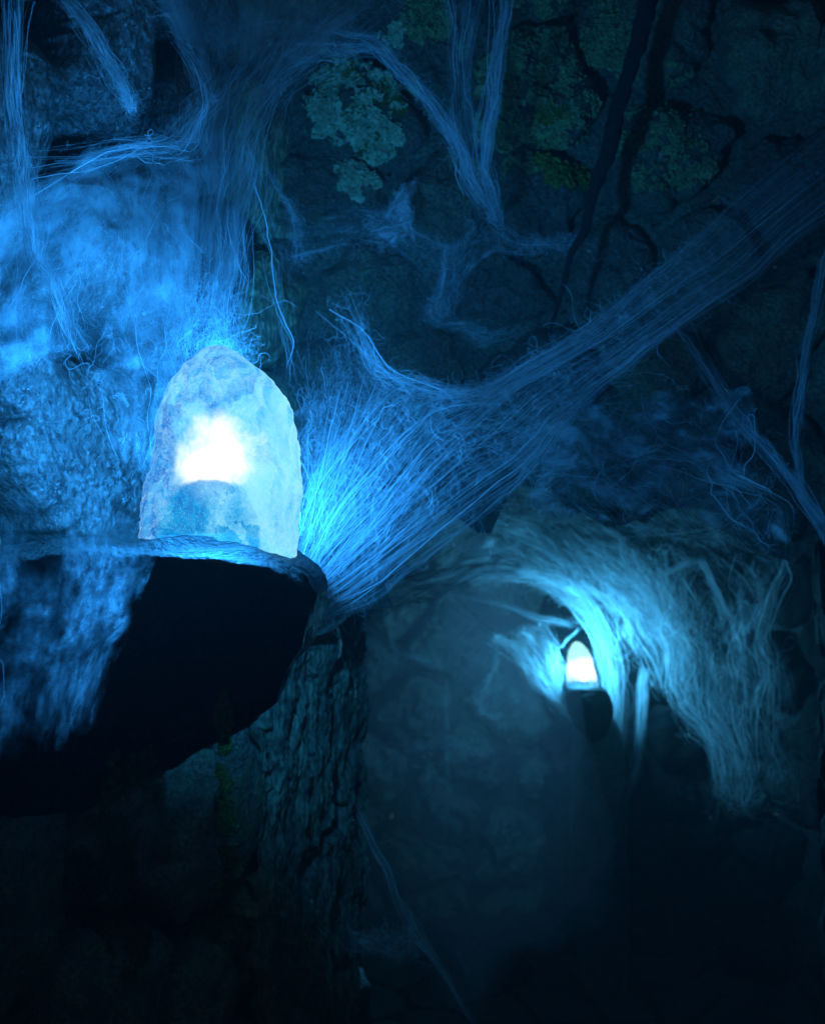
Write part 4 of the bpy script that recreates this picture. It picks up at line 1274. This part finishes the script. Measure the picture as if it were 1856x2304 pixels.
def growth(name, label, cat, blobs, n, size, material, thresh=0.0, fscale=14, seedv=0.0, lift=0.003, group=None, cup=0.6):
    """leafy flakes set on the stone faces; blobs: (u, v, ru, rv) patches on the rock as seen from the eye"""
    r = np.random.default_rng(int(seedv * 10) + 5)
    V, Fc = [], []
    cnt = 0
    areas = np.array([b[2] * b[3] for b in blobs], float)
    areas /= areas.sum()
    m = int(n * 2.6)
    bi = r.choice(len(blobs), m, p=areas)
    ba = np.array([b[:4] for b in blobs], float)[bi]
    ang, q = r.random(m) * 6.283, np.sqrt(r.random(m))
    us, vs = ba[:, 0] + np.cos(ang) * q * ba[:, 2], ba[:, 1] + np.sin(ang) * q * ba[:, 3]
    hits = []
    for u, v, qq in zip(us, vs, q):
        d = Vector(((u - 928) / F, 1.0, (1152 - v) / F)).normalized()
        hit, nor, _, _ = tree.ray_cast(CAM, d)
        if hit is None:
            continue
        if nor.dot(d) > 0:
            nor = -nor
        hits.append((hit, nor, qq))
    hp = np.array([list(h[0]) for h in hits])
    nz = fbm(hp * fscale + seedv, 4) + 0.45 * fbm(hp * fscale * 4 + seedv, 2)
    k = 6
    for (hit, nor, qq), z in zip(hits, nz):
        if z < thresh + (qq - 0.75) * 0.9 or cnt >= n:
            continue
        nn = (nor + Vector(r.normal(size=3)) * 0.35).normalized()
        tx = nn.orthogonal().normalized()
        ty = nn.cross(tx)
        s = size * math.exp(r.normal() * 0.35)
        rot = r.random() * 6.283
        c = hit + nor * (lift * (0.3 + r.random() * 1.6))
        s *= 0.6 + 0.8 * min(1, max(0, (z - thresh) * 2))
        i0 = len(V)
        V.append(tuple(c - nn * s * cup * 0.4))
        rs = r.uniform(0.55, 1.1, k)
        hs = r.uniform(-0.1, cup, k)
        for j in range(k):
            aa = rot + j * 6.283 / k
            V.append(tuple(c + tx * (math.cos(aa) * rs[j] * s) + ty * (math.sin(aa) * rs[j] * s) + nn * (s * hs[j])))
        for j in range(k):
            Fc.append((i0, i0 + 1 + j, i0 + 1 + (j + 1) % k))
        cnt += 1
    o = mesh_obj(name, V, Fc, material, None, smooth=False, origin=V[0], kind='stuff')
    o['label'] = label
    o['category'] = cat
    return o

growth('lichen', 'pale teal leafy lichen rosettes on the big stone at top centre', 'lichen',
       [(770, 165, 70, 60), (800, 250, 90, 60), (850, 210, 70, 50), (760, 290, 80, 60), (850, 300, 60, 60), (830, 390, 75, 60), (870, 410, 40, 35), (885, 85, 35, 35), (920, 200, 25, 25), (720, 230, 50, 60)],
       16000, 0.0038, M['lichen'], -0.10, 22, 1.0)
growth('moss', 'olive moss filling the gaps between the pale lichen rosettes', 'moss',
       [(800, 330, 60, 80), (850, 240, 60, 60), (790, 150, 60, 40)], 2500, 0.004, M['dark_moss'], -0.1, 14, 2.0, lift=0.002)
growth('lichen', 'dull grey-green lichen crust on the wide stone right of the hanging skeins', 'lichen',
       [(1180, 120, 150, 140), (1230, 280, 130, 110), (1100, 330, 60, 80), (960, 40, 60, 60), (1330, 60, 90, 90)], 14000, 0.0042, M['grey_lichen'], -0.05, 20, 3.0)
growth('moss', 'bright green moss cushion on the lower edge of the wide stone', 'moss',
       [(1215, 335, 50, 40), (1280, 380, 55, 45), (1320, 400, 30, 30), (1240, 260, 30, 25)], 4200, 0.0035, M['moss'], -0.1, 14, 4.0, cup=1.2)
growth('lichen', 'frosty blue lichen on the stone right of the black root', 'lichen',
       [(1480, 330, 110, 120), (1500, 200, 80, 60), (1420, 120, 60, 60), (1560, 400, 60, 50)], 8000, 0.0035, M['grey_lichen'], 0.10, 15, 5.0)
growth('moss', 'dark green moss on the stone low at left', 'moss',
       [(250, 1900, 60, 130), (280, 2080, 60, 120), (300, 1750, 60, 90), (180, 2000, 40, 120)], 7000, 0.003, M['dark_moss'], 0.0, 18, 6.0, cup=1.2)
growth('moss', 'narrow seam of yellow-green moss along the stone edge below the boulder', 'moss',
       [(505, 1640, 14, 90), (500, 1800, 22, 90), (515, 1930, 24, 110), (495, 2060, 30, 90)], 9000, 0.0020, M['moss'], -0.05, 24, 7.0, cup=1.2)
growth('lichen', 'pale lichen specks along the mossy seam below the boulder', 'lichen',
       [(520, 1900, 22, 80), (500, 2050, 34, 110), (525, 2000, 20, 80)], 2500, 0.003, M['lichen'], 0.15, 22, 8.0)

# ---------------------------------------------------------------- root, ledge
def polytube(name, pts, radii, material, parent=None, sides=14, rough=0.2, sub=10, **kw):
    C = np.array(pts, float)[:, None]
    K = len(pts)
    t = np.linspace(0, K - 1, K * sub)[None]
    path = catmull(C, t)
    rad = np.interp(t[0], np.arange(K), radii)
    tan = np.gradient(path[0], axis=0)
    tan /= np.linalg.norm(tan, axis=1)[:, None]
    a = np.cross(tan, [0, 1, 0.1]); a /= np.linalg.norm(a, axis=1)[:, None]
    b = np.cross(tan, a)
    V = []
    for j in range(sides):
        x = j * 2 * math.pi / sides
        dirv = a * math.cos(x) + b * math.sin(x)
        rr = rad * (1 + rough * fbm(path[0] * 30 + dirv * 1.5, 3))
        V.append(path[0] + dirv * rr[:, None])
    V = np.stack(V, 1)
    m = V.shape[0]
    idx = np.arange(m * sides).reshape(m, sides)
    nx = np.roll(idx, -1, 1)
    f = np.stack([idx[:-1], nx[:-1], nx[1:], idx[1:]], -1).reshape(-1, 4)
    return mesh_obj(name, V.reshape(-1, 3), f, material, parent, **kw)

rootpts = [P(u, v, 2.46) for u, v in ((1465, -60), (1445, 60), (1412, 170), (1385, 260), (1368, 340), (1335, 430), (1318, 510), (1285, 570), (1262, 660), (1232, 760))]
rt = thing('root', 'thin black root snaking down the lichen wall at top right', 'root', rootpts[0])
polytube('root_stem', rootpts, [0.022, 0.02, 0.016, 0.017, 0.019, 0.013, 0.010, 0.007, 0.006, 0.003], M['root'], rt, rough=0.35)


# ---------------------------------------------------------------- haze
HAZE = 0.010
bx0, bx1, by0, by1, bz0, bz1 = -4.5, 4.5, -2.5, 10.5, -2.1, 4.2
hv = [(x, y, z) for x in (bx0, bx1) for y in (by0, by1) for z in (bz0, bz1)]
hf = [(0, 1, 3, 2), (4, 6, 7, 5), (0, 4, 5, 1), (2, 3, 7, 6), (0, 2, 6, 4), (1, 5, 7, 3)]
hm, nt, out = mat("mist_air")
pv = nd(nt, "ShaderNodeVolumePrincipled", Density=HAZE, Anisotropy=0.2)
pv.inputs["Color"].default_value = (0.80, 0.95, 0.92, 1)
nt.links.new(pv.outputs[0], out.inputs["Volume"])
mesh_obj('haze', hv, hf, hm, None, smooth=False, kind='stuff')
# bank of stage mist hanging in the passage
th, ph = np.meshgrid(np.linspace(0, 2 * math.pi, 40, endpoint=False), np.linspace(0.05, math.pi - 0.05, 24))
mv = np.stack([np.cos(th.ravel()) * np.sin(ph.ravel()), np.sin(th.ravel()) * np.sin(ph.ravel()), np.cos(ph.ravel())], 1)
mv = mv * (1 + 0.25 * fbm(mv * 1.5 + 3, 3))[:, None] * np.array([0.6, 1.5, 1.15]) + np.array([0.25, 5.4, 0.85])
idx = np.arange(24 * 40).reshape(24, 40)
nx = np.roll(idx, -1, 1)
mf = np.stack([idx[:-1], idx[1:], nx[1:], nx[:-1]], -1).reshape(-1, 4).tolist() + [tuple(range(39, -1, -1)), tuple(range(23 * 40, 24 * 40))]
mm, nt, out = mat("mist_bank")
pv = nd(nt, "ShaderNodeVolumePrincipled", Density=0.11, Anisotropy=0.0)
pv.inputs["Color"].default_value = (1.0, 0.70, 0.78, 1)
nt.links.new(pv.outputs[0], out.inputs["Volume"])
mesh_obj('mist', mv, mf, mm, None, kind='stuff')
print('objects', len(bpy.data.objects), 'tris', sum(sum(len(p.vertices) - 2 for p in o.data.polygons) for o in scene.objects if o.type == 'MESH'))
